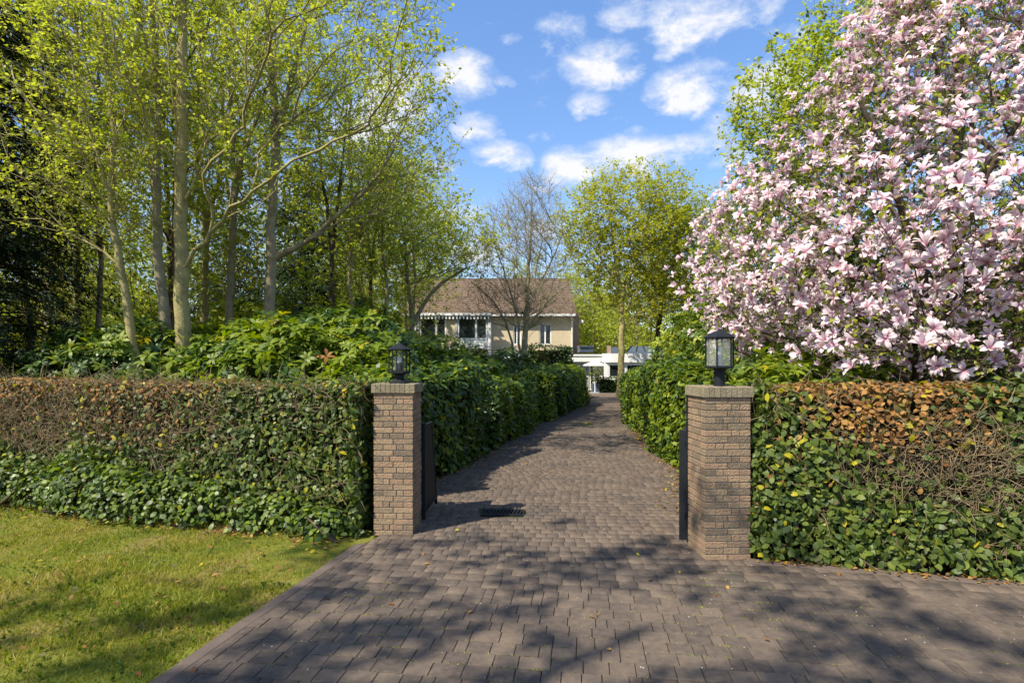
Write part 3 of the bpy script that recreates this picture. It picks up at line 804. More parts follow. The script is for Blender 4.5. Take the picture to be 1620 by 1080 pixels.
def hedge(name, label, path, hw, h, density, leafT, lsize, mats, weights, seed, parts=0, group=None, lump=.06, cat='hedge', twigs=0, endfn=None,
          along_up=.3, mound=0., rr=.12, htop=None, core_in=.16, twig_fn=None, skip_back=True):
    """clipped hedge along path. weights(P, g) -> material index per leaf"""
    g = np.random.default_rng(seed); P0 = resample([(x, y, 0) for x, y in path], .25)
    base = (float(P0[0, 0]), float(P0[0, 1]), 0); root = thing(name, label, cat, base, 0, group); off = np.array(base)
    L = np.concatenate([[0], np.cumsum(np.linalg.norm(np.diff(P0, axis=0), axis=1))]); T = unit(np.gradient(P0, axis=0)); N = np.stack([T[:, 1], -T[:, 0], T[:, 2] * 0], -1)
    def at(s): return np.stack([np.interp(s, L, P0[:, k]) for k in range(3)], -1), unit(np.stack([np.interp(s, L, N[:, k]) for k in range(3)], -1))
    H = (lambda s: np.interp(s, L[[0, -1]], [h, htop or h]) * (1 + mound * (np.sin(1.9 * s + seed) + .6 * np.sin(3.7 * s + 2 * seed))))
    # perimeter of the cross-section: right side up, over the top, left side down (rounded square)
    per = 2 * h + 2 * hw; n = int(density * L[-1] * per)
    s = g.random(n) * L[-1]; t = g.random(n) * per
    hh = H(s); side = np.where(t < h, 0, np.where(t < h + 2 * hw, 1, 2))
    lat = np.where(side == 0, hw, np.where(side == 1, hw - (t - h), -hw)); z = np.where(side == 0, t / h * hh, np.where(side == 1, hh, (per - t) / h * hh))
    C, Nn = at(s)
    out = np.where((side == 1)[:, None], np.array([0, 0, 1.]), Nn * np.sign(lat)[:, None])
    # round the shoulders
    e = np.clip((z - (hh - rr)) / rr, 0, 1) * np.clip((abs(lat) - (hw - rr)) / rr, 0, 1)
    out = unit(out + np.where((side == 1)[:, None], Nn * np.sign(lat)[:, None], np.array([0, 0, 1.])) * e[:, None])
    Q = C + Nn * lat[:, None] + np.array([0, 0, 1.]) * z[:, None]
    Q -= out * (e * rr * .37)[:, None]
    nz = n_hi(Q) * .5 + n_lo(Q) * .7
    depth = np.abs(g.normal(size=n)) ** 1.3 * .055 - nz * lump
    Q = Q - out * depth[:, None]
    # end caps
    ne = int(density * 2 * hw * h)
    for sgn, k in ((-1, 0), (1, -1)):
        lt = (g.random(ne) * 2 - 1) * hw; zz = g.random(ne) * (h if k == 0 else (htop or h)); q = P0[k] + N[k] * lt[:, None] + np.array([0, 0, 1.]) * zz[:, None]
        o2 = np.tile(T[k] * sgn, (ne, 1)); q = q - o2 * (np.abs(g.normal(size=ne)) * .06)[:, None] + o2 * (n_hi(q) * lump)[:, None]
        Q = np.concatenate([Q, q]); out = np.concatenate([out, o2])
    away = (out * (np.array([0, 0, CH]) - Q)).sum(1) < -.1
    keep = (Q[:, 2] > .02) & (~away | (g.random(len(Q)) < .4))
    Q, out = Q[keep], out[keep]; M = len(Q)
    nr = out + g.normal(size=(M, 3)) * .55 + np.array([0, 0, .35])
    al = g.normal(size=(M, 3)) * .8 + np.array([0, 0, along_up]) + out * .4
    Rm = frames(nr, al); sc = lsize * (.55 + .75 * g.random(M)); mi = weights(Q, g); sc = np.where((mi == 2) | (mi == 3), sc * .74, sc)
    keep = mi >= 0; Q, Rm, sc, mi, out = Q[keep], Rm[keep], sc[keep], mi[keep], out[keep]
    sep = np.zeros(len(Q), bool)
    if parts:
        px = 810 + F * Q[:, 0] / Q[:, 1]; depthv = Q[:, 1]
        tocam = unit(np.array([0, 0, CH]) - Q); cand = np.where((px > 0) & (px < 1620) & ((out * tocam).sum(1) > .2))[0]
        score = sc[cand] / depthv[cand]; pick = cand[np.argsort(-score)[:parts]]; sep[pick] = True
        cache = {}
        for i in pick:
            k = int(mi[i])
            if k not in cache: cache[k] = npmesh('leaf', leafT[0], leafT[1], [mats[k]])
            o = link('leaf', cache[k], root); m = Matrix(np.array(Rm[i]).tolist()).to_4x4()
            o.matrix_basis = Matrix.Translation(Vector(Q[i] - off)) @ m @ Matrix.Scale(sc[i], 4)
    scatter_obj('foliage', (LAUREL_S if leafT is LAUREL else LEAFH if leafT is LEAF else leafT), Q[~sep] - off, Rm[~sep], sc[~sep], mats, mi[~sep], root)['kind'] = 'stuff'
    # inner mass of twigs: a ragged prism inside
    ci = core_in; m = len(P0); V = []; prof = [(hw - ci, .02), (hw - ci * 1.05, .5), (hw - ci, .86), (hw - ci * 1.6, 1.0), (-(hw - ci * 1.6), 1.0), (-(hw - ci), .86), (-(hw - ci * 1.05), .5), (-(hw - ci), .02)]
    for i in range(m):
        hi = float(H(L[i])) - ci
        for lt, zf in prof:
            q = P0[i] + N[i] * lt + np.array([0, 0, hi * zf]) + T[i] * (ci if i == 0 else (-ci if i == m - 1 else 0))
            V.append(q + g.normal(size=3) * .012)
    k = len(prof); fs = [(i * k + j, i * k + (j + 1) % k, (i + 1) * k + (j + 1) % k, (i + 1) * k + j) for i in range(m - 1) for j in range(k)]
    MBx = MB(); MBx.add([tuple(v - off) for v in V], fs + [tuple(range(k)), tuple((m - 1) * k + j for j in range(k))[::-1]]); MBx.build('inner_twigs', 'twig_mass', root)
    if twigs:
        s = g.random(twigs * 3) * L[-1]; C, Nn = at(s); zz = g.random(len(s)) * h
        tocam = np.sign((Nn * (np.array([0, 0, 0]) - C)).sum(1))[:, None]
        q = C + Nn * tocam * (hw - .06 + g.normal(size=(len(s), 1)) * .03) + np.array([0, 0, 1.]) * zz[:, None]
        if twig_fn is not None:
            kk = twig_fn(q, g); q = q[kk]; Nn = (Nn * tocam)[kk]
        else: Nn = Nn * tocam
        q = q[:twigs]; Nn = Nn[:twigs]; ch = []
        for i in range(len(q)):
            d = g.normal(size=3) * np.array([1, 1, 1.0]); d -= Nn[i] * (d @ Nn[i]) * .7; d = d / np.linalg.norm(d); ln = .10 + g.random() * .22
            a = q[i]; b = a + d * ln * .5 + g.normal(size=3) * .025; c = b + (d + g.normal(size=3) * .5) * ln * .5
            ch.append((np.stack([a, b, c]), np.array([.0045, .0035, .0015]), 3))
        V, Qf = tubes(ch); o = link('dry_twigs', npmesh('dry_twigs', V - off, Qf, ['dry_twig']), root); o['kind'] = 'stuff'
    return root


HM = ['hedge_leaf', 'hedge_light', 'dead_leaf', 'dull_leaf', 'yellow_leaf']
zone = Noise3(1.1, seed=21); zone2 = Noise3(2.6, seed=22)


def choose(probs, g):
    c = np.cumsum(probs / probs.sum(1, keepdims=True), 1); return (g.random(len(probs))[:, None] > c).sum(1).clip(0, probs.shape[1] - 1)


def w_left(P, g):
    z = P[:, 2]; x = P[:, 0]; n = zone(P) * .5 + zone2(P) * .35
    far = np.clip((-x - 3.1) / 1.5, 0, 1)                      # browner and barer away from the pillar
    brown = np.clip((z - 1.38 + .12 * n) / .2, 0, 1) * (.55 + .3 * far) + far * np.clip((z - .75) / .3, 0, 1) * .75 + np.clip(n - .55, 0, 1) * .8 * np.clip(z / .8, 0, 1)
    brown = np.clip(brown, 0, 1)
    light = np.clip(.32 + .15 * n, .06, .6)
    pr = np.stack([(1 - brown) * (1 - light), (1 - brown) * light, brown * .42, brown * .42 + .05, .03 + 0 * z], 1)
    mi = choose(pr, g)
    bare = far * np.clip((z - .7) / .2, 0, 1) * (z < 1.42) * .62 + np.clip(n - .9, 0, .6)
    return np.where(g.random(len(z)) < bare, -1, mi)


def w_right(P, g):
    z = P[:, 2]; x = P[:, 0]; n = zone(P + 5) * .5 + zone2(P + 3) * .35
    t = np.clip((z - .98 + .16 * zone2(P * 1.7)) / .55, 0, 1) ** 1.2 * np.clip((x - 2.45) / .5, 0, 1) * np.clip((5.2 - x) / .8, .35, 1) * (.5 + 1.0 * n)
    t = np.maximum(t, np.clip(1 - ((x - 3.9) / .5) ** 2 - ((z - 1.25) / .4) ** 2, 0, 1)) .clip(0, 1)
    light = np.clip(.40 + .15 * n, .1, .7)
    yel = np.where(x < 3.9, .05, .03)
    pr = np.stack([(1 - t) * (1 - light), (1 - t) * light, t * .8 + .02, t * .22 + .05, yel], 1)
    mi = choose(pr, g)
    hole = np.clip(1.15 - ((x - 3.75) / .85) ** 2 - ((z - .88) / .30) ** 2, 0, 1) * .85
    return np.where(g.random(len(z)) < hole, -1, mi)


hedge('hedge', 'long front hedge left of the gate with brown clipped top above the grass', [(-1.56, 6.42), (-3.1, 6.98), (-5.0, 7.66), (-7.5, 8.5), (-9.6, 9.2)], .36, 1.66, 1250, LEAF, .074, HM, w_left, 5, parts=300,
      group='front hedges either side of the gate', twigs=6000, lump=.05,
      twig_fn=lambda q, g: (g.random(len(q)) < np.clip(.10 + .35 * (q[:, 2] > 1.35) + .9 * np.clip((-q[:, 0] - 2.9) / 1.6, 0, 1) * (q[:, 2] > .65), 0, 1)))
hedge('hedge', 'front hedge right of the gate with orange dead leaves along its top', [(2.40, 5.80), (4.2, 5.27), (6.4, 4.62)], .36, 1.70, 1350, LEAF, .079, HM, w_right, 6, parts=300,
      group='front hedges either side of the gate', twigs=2600, lump=.05, htop=1.72,
      twig_fn=lambda q, g: (g.random(len(q)) < np.clip(.12 + 1.1 * np.clip(1.2 - ((q[:, 0] - 3.9) / 1.0) ** 2 - ((q[:, 2] - .95) / .38) ** 2, 0, 1), 0, 1)))


def w_mix(a, b, c=0., d=0., thr=0., k=.4):
    def f(P, g):
        n = zone(P * .8 + 9) * .5 + zone2(P) * .3; lt = np.clip(b + k * n, .02, .95) * np.ones(len(P))
        return choose(np.stack([(1 - lt), lt, c + 0 * n, d + 0 * n, .01 + 0 * n], 1), g)
    return f


LM = ['glossy_leaf', 'glossy_light', 'dead_leaf', 'dull_leaf', 'yellow_leaf']
hedge('laurel_hedge', 'dark glossy laurel hedge directly behind the left hand pillar', [(-1.95, 7.7), (-2.05, 8.9), (-1.55, 10.2), (-1.2, 11.6)], .62, 1.62, 520, LAUREL, .14, LM, w_mix(1, .56), 31, mound=.035, rr=.34, parts=150, lump=.10, group='hedges lining the drive', htop=1.75)
hedge('laurel_hedge', 'middle dark green hedge on the left side of the drive', [(-1.0, 12.3), (-.45, 15), (.25, 18)], .7, 1.42, 420, LAUREL, .13, LM, w_mix(1, .48), 32, mound=.035, rr=.34, lump=.10, group='hedges lining the drive')
hedge('laurel_hedge', 'farthest dark hedge on the left side of the drive', [(.5, 18.4), (1.5, 22), (2.7, 26.3)], .8, 1.60, 330, LAUREL, .14, LM, w_mix(1, .48), 33, mound=.035, rr=.34, lump=.12, group='hedges lining the drive', htop=1.7)
hedge('laurel_hedge', 'bright yellow green hedge on the right side of the drive behind the pillar', [(3.45, 8.3), (3.7, 11), (3.9, 14.0)], .72, 1.62, 480, LAUREL, .13, LM, w_mix(1, .55), 34, mound=.035, rr=.34, parts=120, lump=.12, group='hedges lining the drive', htop=1.85)
hedge('laurel_hedge', 'narrow far hedge on the right side of the drive', [(4.0, 14.3), (4.35, 18.5), (5.5, 25), (6.25, 28.5)], .62, 1.75, 300, LAUREL, .13, LM, w_mix(1, .5), 35, mound=.035, rr=.34, lump=.12, group='hedges lining the drive', htop=1.2)
hedge('clipped_hedge', 'tall square clipped dark hedge before the house wall', [(.9, 30.5), (3.1, 30.2)], 1.1, 2.72, 170, LEAFM, .16, LM, w_mix(1, .12), 36, lump=.12)
hedge('clipped_hedge', 'low clipped hedge in front of the white annex window', [(5.4, 37.4), (7.5, 37.0)], .5, 1.0, 170, LEAFM, .14, LM, w_mix(1, .3), 37, lump=.08)


# ------------------------------------------------------------------ shrubs
def shrub(name, label, blobs, T, lsize, per, mats, weights, seed, cat='shrub', group=None, stems=6, tilt_out=.6, inner=.45, ground=0.0):
    """blobs: (cx,cy,cz,rx,ry,rz); leaves round lumpy blobs, a few stems from the foot"""
    g = np.random.default_rng(seed); base = (blobs[0][0], blobs[0][1], 0); off = np.array(base); root = thing(name, label, cat, base, 0, group)
    Qs, Ns = [], []
    for b in blobs:
        c, r = np.array(b[:3]), np.array(b[3:6]); area = 4 * math.pi * ((r[0] * r[1]) ** 1.6 + (r[0] * r[2]) ** 1.6 + (r[1] * r[2]) ** 1.6) ** (1 / 1.6) / 3 ** (1 / 1.6)
        n = int(per * area); d = unit(g.normal(size=(n, 3))); lum = 1 + .10 * n_lo(d * 3 + c) + .05 * n_hi(d * 2.5 + c)
        rad = lum * (1 - inner * g.random(n) ** 2.2); Qs.append(c + d * r * rad[:, None]); Ns.append(unit(d / r))
    Q = np.concatenate(Qs); N = np.concatenate(Ns)
    keep = Q[:, 2] > .05
    for b in blobs:      # drop what is deep inside another lobe
        q = (Q - np.array(b[:3])) / np.array(b[3:6]); keep &= (q ** 2).sum(1) > .3
    Q, N = Q[keep], N[keep]; M = len(Q)
    ax = unit(N * tilt_out + np.array([0, 0, .55]) + g.normal(size=(M, 3)) * .35); Rm = frames(ax); sc = lsize * (.6 + .7 * g.random(M)); mi = weights(Q, g)
    o = scatter_obj('foliage', T, Q - off, Rm, sc, mats, mi, root); o['kind'] = 'stuff'
    for b in blobs:
        for k in range(stems):
            e = np.array(b[:3]) + unit(g.normal(size=3)) * np.array(b[3:6]) * .75; e[2] = abs(e[2]); s = np.array([b[0] + g.normal() * .15, b[1] + g.normal() * .15, 0.])
            m = (s + e) / 2 + g.normal(size=3) * .15; q = resample([s, m, e], .4)
            V, Qf = tubes([(q, np.linspace(.03, .008, len(q)), 5)]); link('stem', npmesh('stem', V - off, Qf, ['bark_brown'], smooth=True), root)
    return root


RM = ['glossy_leaf', 'glossy_light', 'dead_leaf', 'dull_leaf', 'yellow_leaf']
shrub('rhododendron', 'big glossy rhododendron just behind the hedge between the bare trunks and the left lantern',
      [(-4.1, 10.3, 1.3, 1.5, 1.2, 1.35), (-2.9, 10.6, 1.2, 1.2, 1.1, 1.2), (-5.0, 10.9, 1.5, 1.1, 1.0, 1.3), (-3.4, 11.6, 1.7, 1.5, 1.1, 1.25)], ROSF, .155, 58, RM, w_mix(1, .46, .002), 41, 'rhododendron')
shrub('rhododendron', 'pale leaved rhododendron close to the left lantern', [(-2.25, 9.7, 1.15, .85, .7, 1.1), (-2.6, 9.3, 1.0, .7, .6, 1.0)], ROSF, .14, 58, RM, w_mix(1, .62), 42, 'rhododendron')
shrub('rhododendron', 'bright green rhododendron at the left between the dark conifer and the three trunks',
      [(-7.9, 12.3, 1.3, 1.6, 1.2, 1.5), (-9.6, 12.6, 1.2, 1.5, 1.2, 1.4), (-6.9, 12.8, 1.4, 1.3, 1.2, 1.3)], ROSF, .165, 42, RM, w_mix(1, .62), 43, 'rhododendron')
shrub('evergreen_shrub', 'dark evergreen shrubs in front of the house left end', [(-2.6, 15.5, 1.5, 1.6, 1.2, 1.1), (-1.3, 16.5, 1.3, 1.2, 1.0, 1.1), (-4.2, 16, 1.5, 1.5, 1.2, 1.3)], ROS, .2, 22, RM, w_mix(1, .35), 44)
shrub('evergreen_shrub', 'dark rounded shrub behind the hedge left of the bare tree', [(-2.2, 21, 1.4, 1.6, 1.3, 1.15), (-.4, 22.5, 1.3, 1.4, 1.2, 1.1)], ROS, .22, 18, RM, w_mix(1, .2), 45)
shrub('evergreen_shrub', 'loose grey green shrub below the white bay of the house', [(-6.0, 33, 1.8, 2.0, 1.5, 1.9), (-3.6, 32, 1.6, 1.7, 1.5, 1.7), (-8.4, 30, 1.8, 1.7, 1.5, 1.9)], ROS, .24, 12, ['mid_leaf', 'spring_leaf_soft', 'dead_leaf', 'dull_leaf', 'glossy_light'], w_mix(1, .5), 46)
shrub('evergreen_shrub', 'dark low shrub at the foot of the bare tree', [(1.2, 25, 1.0, 1.3, 1.2, 1.0), (-.6, 27, 1.2, 1.5, 1.3, 1.1)], ROS, .22, 16, RM, w_mix(1, .15), 47)
shrub('laurel_bush', 'fresh green laurel bush behind the right hand pillar and lantern', [(3.5, 7.6, 1.1, .65, .6, .95), (4.0, 8.2, 1.3, .8, .7, .9), (4.3, 7.2, 1.0, .9, .5, .9)], ROSF, .15, 48, RM, w_mix(1, .68), 48)
shrub('yellow_green_shrub', 'feathery yellow green shrub between the drive and the magnolia', [(4.7, 13.5, 1.8, 1.3, 1.2, 1.5), (5.9, 14.5, 2.0, 1.5, 1.3, 1.6), (5.4, 12.0, 1.4, 1.0, .9, 1.3)], ROS, .15, 34, ['mid_leaf', 'spring_leaf', 'dead_leaf', 'dull_leaf', 'glossy_light'], w_mix(1, .6), 49)
US = 'bushes of the woodland understorey'
for i, (x, y, z, rx, rz, m, lb_) in enumerate([(-15.5, 17, 1.5, 2.3, 1.9, .7, 'fresh green understorey bush beside the dark conifer at the left'), (-12.2, 22, 2.3, 2.8, 3.0, .8, 'yellow green understorey bush seen between the leftmost trunks'),
        (-8.2, 20.5, 2.0, 2.4, 2.5, .7, 'green understorey bush between the straight trunk and the forked tree'), (-5.2, 21, 1.9, 2.0, 2.3, .75, 'bright understorey bush right of the forked tree'), (-20, 26, 2.2, 3.2, 2.8, .8, 'broad pale understorey bush far back at the left'),
        (-10.0, 33, 2.2, 3.6, 3.0, .8, 'pale understorey bush in front of the far trees left of the house'), (-15.5, 34, 2.4, 3.6, 3.2, .75, 'tall pale understorey bush deep in the woodland')]):
    shrub('understorey_bush', lb_, [(x, y, z, rx, rx * .8, rz), (x + rx * .9, y + .6, z * .8, rx * .7, rx * .7, rz * .75)], ROS, .24, 13, ['mid_leaf', 'spring_leaf_soft', 'dead_leaf', 'dull_leaf', 'spring_leaf'], w_mix(1, m), 200 + i, 'bush', US, stems=3)
shrub('dense_shrub', 'dense green shrubs filling the space behind the magnolia', [(8.2, 12.2, 2.4, 2.3, 1.4, 2.7), (11.2, 11.8, 2.5, 2.2, 1.4, 2.9), (6.3, 11.6, 1.3, 1.4, 1.0, 1.3), (13.2, 11.2, 2.5, 2.0, 1.4, 2.6)], ROS, .20, 24, ['glossy_leaf', 'mid_leaf', 'dead_leaf', 'dull_leaf', 'glossy_light'], w_mix(1, .5), 50)
def foot_plants():
    bl = []
    g = random.Random(4)
    for i in range(24):
        t = (i + g.uniform(-.4, .4)) / 23; t = min(1, max(0, t)); x = -2.0 - t * 6.2; y = 6.50 + (-(x) - 1.62) * .335 - .38 - .20 * min(1, t * 2.2) + g.uniform(-.12, .10); k = g.uniform(.6, 1.25)
        bl.append((x, y, .12, (.26 + .12 * t) * k, (.22 + .12 * t) * k, (.24 + .36 * min(1, t * 1.8)) * k + .04))
    shrub('ground_ivy', 'low leafy growth spilling from the foot of the left hedge onto the grass', bl, leaf_like, .072, 560, ['hedge_leaf', 'mid_leaf', 'dead_leaf', 'glossy_light', 'yellow_leaf'], w_mix(1, .45, 0, .35), 52, 'ground cover', stems=1, tilt_out=.9)
leaf_like = leaf_long(.66, .18)
foot_plants()


# ------------------------------------------------------------------ conifers
def spray(k=5, seed=2, w=.05):
    """flat drooping spray of needle strips"""
    g = np.random.default_rng(seed); V, T = [], []
    n = 0
    for i in range(k):
        s = i / (k - 1); y0 = s * .8; a = (1 if i % 2 else -1) * (.7 - .3 * s); ln = .42 * (1 - .5 * s) + .05
        dx, dy = math.sin(a) * ln, math.cos(a) * ln; z0 = -.25 * s * s; z1 = z0 - .12 - .1 * g.random()
        px, py = -math.cos(a) * w, math.sin(a) * w
        V += [(0, y0, z0), (dx * .5 + px, y0 + dy * .5 + py, (z0 + z1) / 2), (dx * .5 - px, y0 + dy * .5 - py, (z0 + z1) / 2), (dx, y0 + dy, z1)]; T += [(n, n + 2, n + 1), (n + 1, n + 2, n + 3)]; n += 4
    V += [(-w * .5, 0, 0), (w * .5, 0, 0), (0, 1.05, -.3)]; T += [(n, n + 1, n + 2)]
    return np.array(V, float), [np.array(T)], None


SPRAY = spray()


def conifer(name, label, base, H, Rb, layers, seed, m, zlow=.2, size=.5, dens=1.0, shape=.8, cat='conifer'):
    g = np.random.default_rng(seed); root = thing(name, label, cat, base); P, D, A, ch = [], [], [], []
    for i in range(layers):
        t = i / layers; z = zlow + (H - zlow) * t; R = Rb * (1 - t) ** shape + .12
        nb = max(5, int((9 + R * 4) * dens))
        for k in range(nb):
            a = g.random() * 6.283; ln = R * (.7 + .4 * g.random()); d = np.array([math.cos(a), math.sin(a), 0]); zz = z + g.normal() * .12
            e = np.array([0, 0, zz]) + d * ln + np.array([0, 0, -.18 * ln]); mid = np.array([0, 0, zz]) + d * ln * .5 + np.array([0, 0, .02])
            ch.append((np.stack([np.array([0, 0, zz]), mid, e]), np.array([.022, .014, .004]), 3))
            m_ = max(2, int(ln / (size * .22) * dens))
            for j in range(m_):
                s = .25 + .75 * (j + g.random()) / m_
                q = (1 - s) ** 2 * np.array([0, 0, zz]) + 2 * s * (1 - s) * mid + s * s * e
                P.append(q + g.normal(size=3) * size * .15); al = d * (.7 + g.random()) + np.array([-d[1], d[0], 0]) * g.normal() * .9 + np.array([0, 0, -.25]); A.append(al); D.append(np.array([0, 0, 1.]) + g.normal(size=3) * .35)
    P, A, D = np.array(P), np.array(A), np.array(D)
    scatter_obj('foliage', SPRAY, P, frames(D, A), size * (.6 + .7 * g.random(len(P))), [m], None, root)
    V, Q = tubes(ch); link('branches', npmesh('branches', V, Q, ['bark_dark']), root)
    V, Q = tubes([(np.array([[0, 0, 0], [0, 0, H * .5], [0, 0, H * .98]]), np.array([.17, .1, .01]) * H / 10, 10)]); link('trunk', npmesh('trunk', V, Q, ['bark_brown'], smooth=True), root)
    return root


conifer('dark_conifer', 'tall dark conifer hanging in from the left edge', (-12.4, 12.8, 0), 15.5, 3.1, 56, 61, 'conifer', .6, .40, .82, .42)
conifer('blue_spruce', 'blue green spruce behind the bare trunks left of the house', (-10.2, 28, 0), 12.6, 3.1, 34, 62, 'blue_conifer', .8, .8, .8, .8)
conifer('blue_spruce', 'smaller dark spruce in the woodland left of the blue green one', (-13.2, 27, 0), 9.0, 2.6, 28, 63, 'blue_conifer', .5, .8, .8, .8)

# ------------------------------------------------------------------ woodland trees on the left
g0 = np.random.default_rng(77)
SL = 'tall spring trees behind the left hedge'


def W3(Z, *pts): return [tuple(PX(px, py, Z)) for px, py in pts]


def stem_from(Z, pts, zbase=0.):
    """points given where they stand at depth Z, the foot dropped to the ground"""
    q = [PX(px, py, Z) for px, py in pts]; foot = q[0].copy(); foot[2] = 0
    return [tuple(foot)] + [tuple(a) for a in q if a[2] > .4]


# three trunks standing together and a forked one to their right
def tall(label, Z, pts, r0, r1, crown, n, seed, bark='bark_olive', leaf='spring_leaf', extra=None, lsize=.084, leaves=6, twk=3, up=.35, wpath=.3, **kw):
    st = [(stem_from(Z, pts), r0, r1)]
    if extra:
        for e, a, b in extra: st.append(([tuple(p) for p in e], a, b))
    g = np.random.default_rng(seed); base = st[0][0][0]
    T = np.concatenate([ell(int(n * f), c, r, g) for c, r, f in crown])
    return make_tree('spring_tree', label, 'tree', st, T, bark, leaf, (base[0], base[1], 0), seed, SL, leaves, twk, .34, lsize, up=up, wpath=wpath, minz=2.0, tip=.0062, twr=.005, **kw)


def cz(px, py, Z): return tuple(PX(px, py, Z))


tall('tall straight pale trunk, rightmost and thickest of the three trunks standing together', 12, [(290, 600), (288, 480), (286, 350), (289, 200), (288, 60), (286, -80), (290, -220)], .18, .055,
     [(cz(300, 60, 12), (2.9, 2.2, 2.6), .55), (cz(290, -150, 12), (2.6, 2.3, 2.3), .3), (cz(380, 240, 12), (1.7, 1.5, 1.5), .08), (cz(200, 260, 12), (1.6, 1.5, 1.3), .07), ((-3.3, 9.3, 8.0), (2.0, 1.6, .9), .2), ((-1.9, 10.3, 7.2), (1.0, 1.2, .7), .06)], 600, 71)
tall('middle grey trunk of the three standing together, slightly leaning left', 12.6, [(268, 600), (260, 500), (250, 400), (248, 280), (251, 150), (240, 20), (236, -140)], .14, .035,
     [(cz(190, 60, 12.6), (2.4, 2.0, 2.3), .6), (cz(240, -120, 12.6), (2.0, 2.0, 2.0), .4)], 460, 72, bark='bark_grey')
tall('crooked slim trunk, leftmost of the three standing together, bending left as it rises', 11.6, [(219, 600), (207, 520), (190, 420), (174, 330), (181, 240), (172, 130), (160, 20)], .115, .03,
     [(cz(120, 120, 11.6), (2.2, 1.8, 2.2), .7), (cz(130, 300, 11.6), (1.4, 1.3, 1.2), .3)], 420, 73)
d1 = resample([PX(436, 215, 15), PX(452, 160, 15), PX(470, 90, 14.8), PX(500, -20, 14.6)], .4)
d2 = resample([PX(435, 408, 15), PX(480, 385, 14.9), PX(540, 335, 14.6), (PX(600, 275, 14.2)), PX(640, 200, 14)], .3)
tall('pale forked trunk with a long low limb reaching right over the rhododendron', 15, [(425, 520), (428, 420), (430, 320), (436, 215), (430, 110), (420, 0), (415, -120)], .185, .05,
     [(cz(470, 60, 15), (2.9, 2.4, 2.6), .45), (cz(600, 190, 14.4), (2.2, 2.2, 2.0), .28), (cz(560, -60, 15), (2.6, 2.4, 2.0), .17), (cz(640, 300, 14.5), (1.3, 1.4, 1.3), .10)], 860, 74, bark='bark_grey',
     extra=[(d1, .085, .03), (d2, .075, .022)])
f1 = resample([PX(327, 345, 19), PX(345, 290, 19), PX(352, 200, 19), PX(350, 100, 19)], .4)
tall('slim yellowish trunk forking between the straight trunk and the low limb tree', 19, [(322, 500), (326, 420), (327, 345), (312, 280), (312, 160), (318, 20)], .13, .035,
     [(cz(330, 150, 19), (3.2, 2.4, 3.4), .8), (cz(330, 330, 19), (2.0, 1.6, 1.3), .2)], 440, 75, extra=[(f1, .07, .02)], lsize=.12)
f1 = resample([PX(366, 330, 21), PX(382, 270, 21), PX(392, 160, 21)], .4)
tall('thin upright trunk just left of the forked tree', 21, [(365, 500), (366, 420), (366, 330), (355, 250), (352, 100)], .105, .03,
     [(cz(385, 130, 21), (3.0, 2.4, 3.4), 1)], 360, 76, extra=[(f1, .06, .02)], lsize=.12)
tall('dark thin trunk half hidden behind the three trunks', 13.6, [(277, 600), (277, 450), (276, 300), (282, 150), (284, 20)], .065, .025, [(cz(330, 90, 13.6), (2.2, 2.0, 2.4), 1)], 200, 77, bark='bark_brown')


tall('slim straight trunk at the left standing clear of the dark conifer', 17, [(120, 520), (122, 400), (118, 280), (124, 120), (120, 0)], .12, .04, [(cz(120, 90, 17), (2.4, 2.2, 3.0), 1)], 240, 171, lsize=.11)
tall('thin leaning trunk between the dark conifer and the crooked slim trunk', 15.5, [(155, 520), (160, 420), (150, 300), (158, 160), (150, 30)], .085, .03, [(cz(150, 120, 15.5), (1.8, 1.8, 2.6), 1)], 180, 172, bark='bark_grey', lsize=.10)
tall('slim tree with rising limbs right of the low reaching branch', 19, [(556, 520), (552, 430), (560, 340), (552, 250), (556, 150)], .11, .035, [(cz(560, 230, 19), (2.4, 2.2, 2.8), 1)], 320, 173, lsize=.11, extra=[(resample([PX(554, 420, 19), PX(585, 350, 19), PX(600, 260, 19)], .4), .06, .02)])
tall('slim grey tree left of the slanting trunk near the house', 22, [(610, 540), (612, 450), (604, 380), (610, 300)], .11, .03, [(cz(605, 330, 22), (2.2, 2.0, 2.6), 1)], 300, 174, bark='bark_grey', lsize=.12)


# prototypes for the woodland behind; each tree placed is an object of its own
def proto(seed, H, R, n, bark, leaf, base, label, lean=0., lsize=.14, leaves=5, zc=.62, twk=2, r0=.14, cat='tree', name='woodland_tree', fork=True, up=.5, vr=.36):
    g = np.random.default_rng(seed); x, y = base
    pts = [(x, y, 0), (x + lean * .3, y, H * .25), (x + lean * .8 + g.normal() * .15, y + g.normal() * .15, H * .5), (x + lean + g.normal() * .2, y, H * .75), (x + lean * 1.2, y, H * .93)]
    st = [(pts, r0, .02)]
    if fork:
        a = g.random() * 6.28
        st.append((resample([pts[2], (pts[2][0] + math.cos(a) * R * .35, pts[2][1] + math.sin(a) * R * .35, H * .7), (pts[2][0] + math.cos(a) * R * .55, pts[2][1] + math.sin(a) * R * .55, H * .88)], .4), r0 * .5, .015))
    T = ell(n, (x + lean * .8, y, H * zc), (R, R, H * vr), g)
    return make_tree(name, label, cat, st, T, bark, leaf, (x, y, 0), seed, None, leaves + 1, twk, .5, lsize, up=up, wpath=.3, minz=H * .14, tip=.006, step=.4)


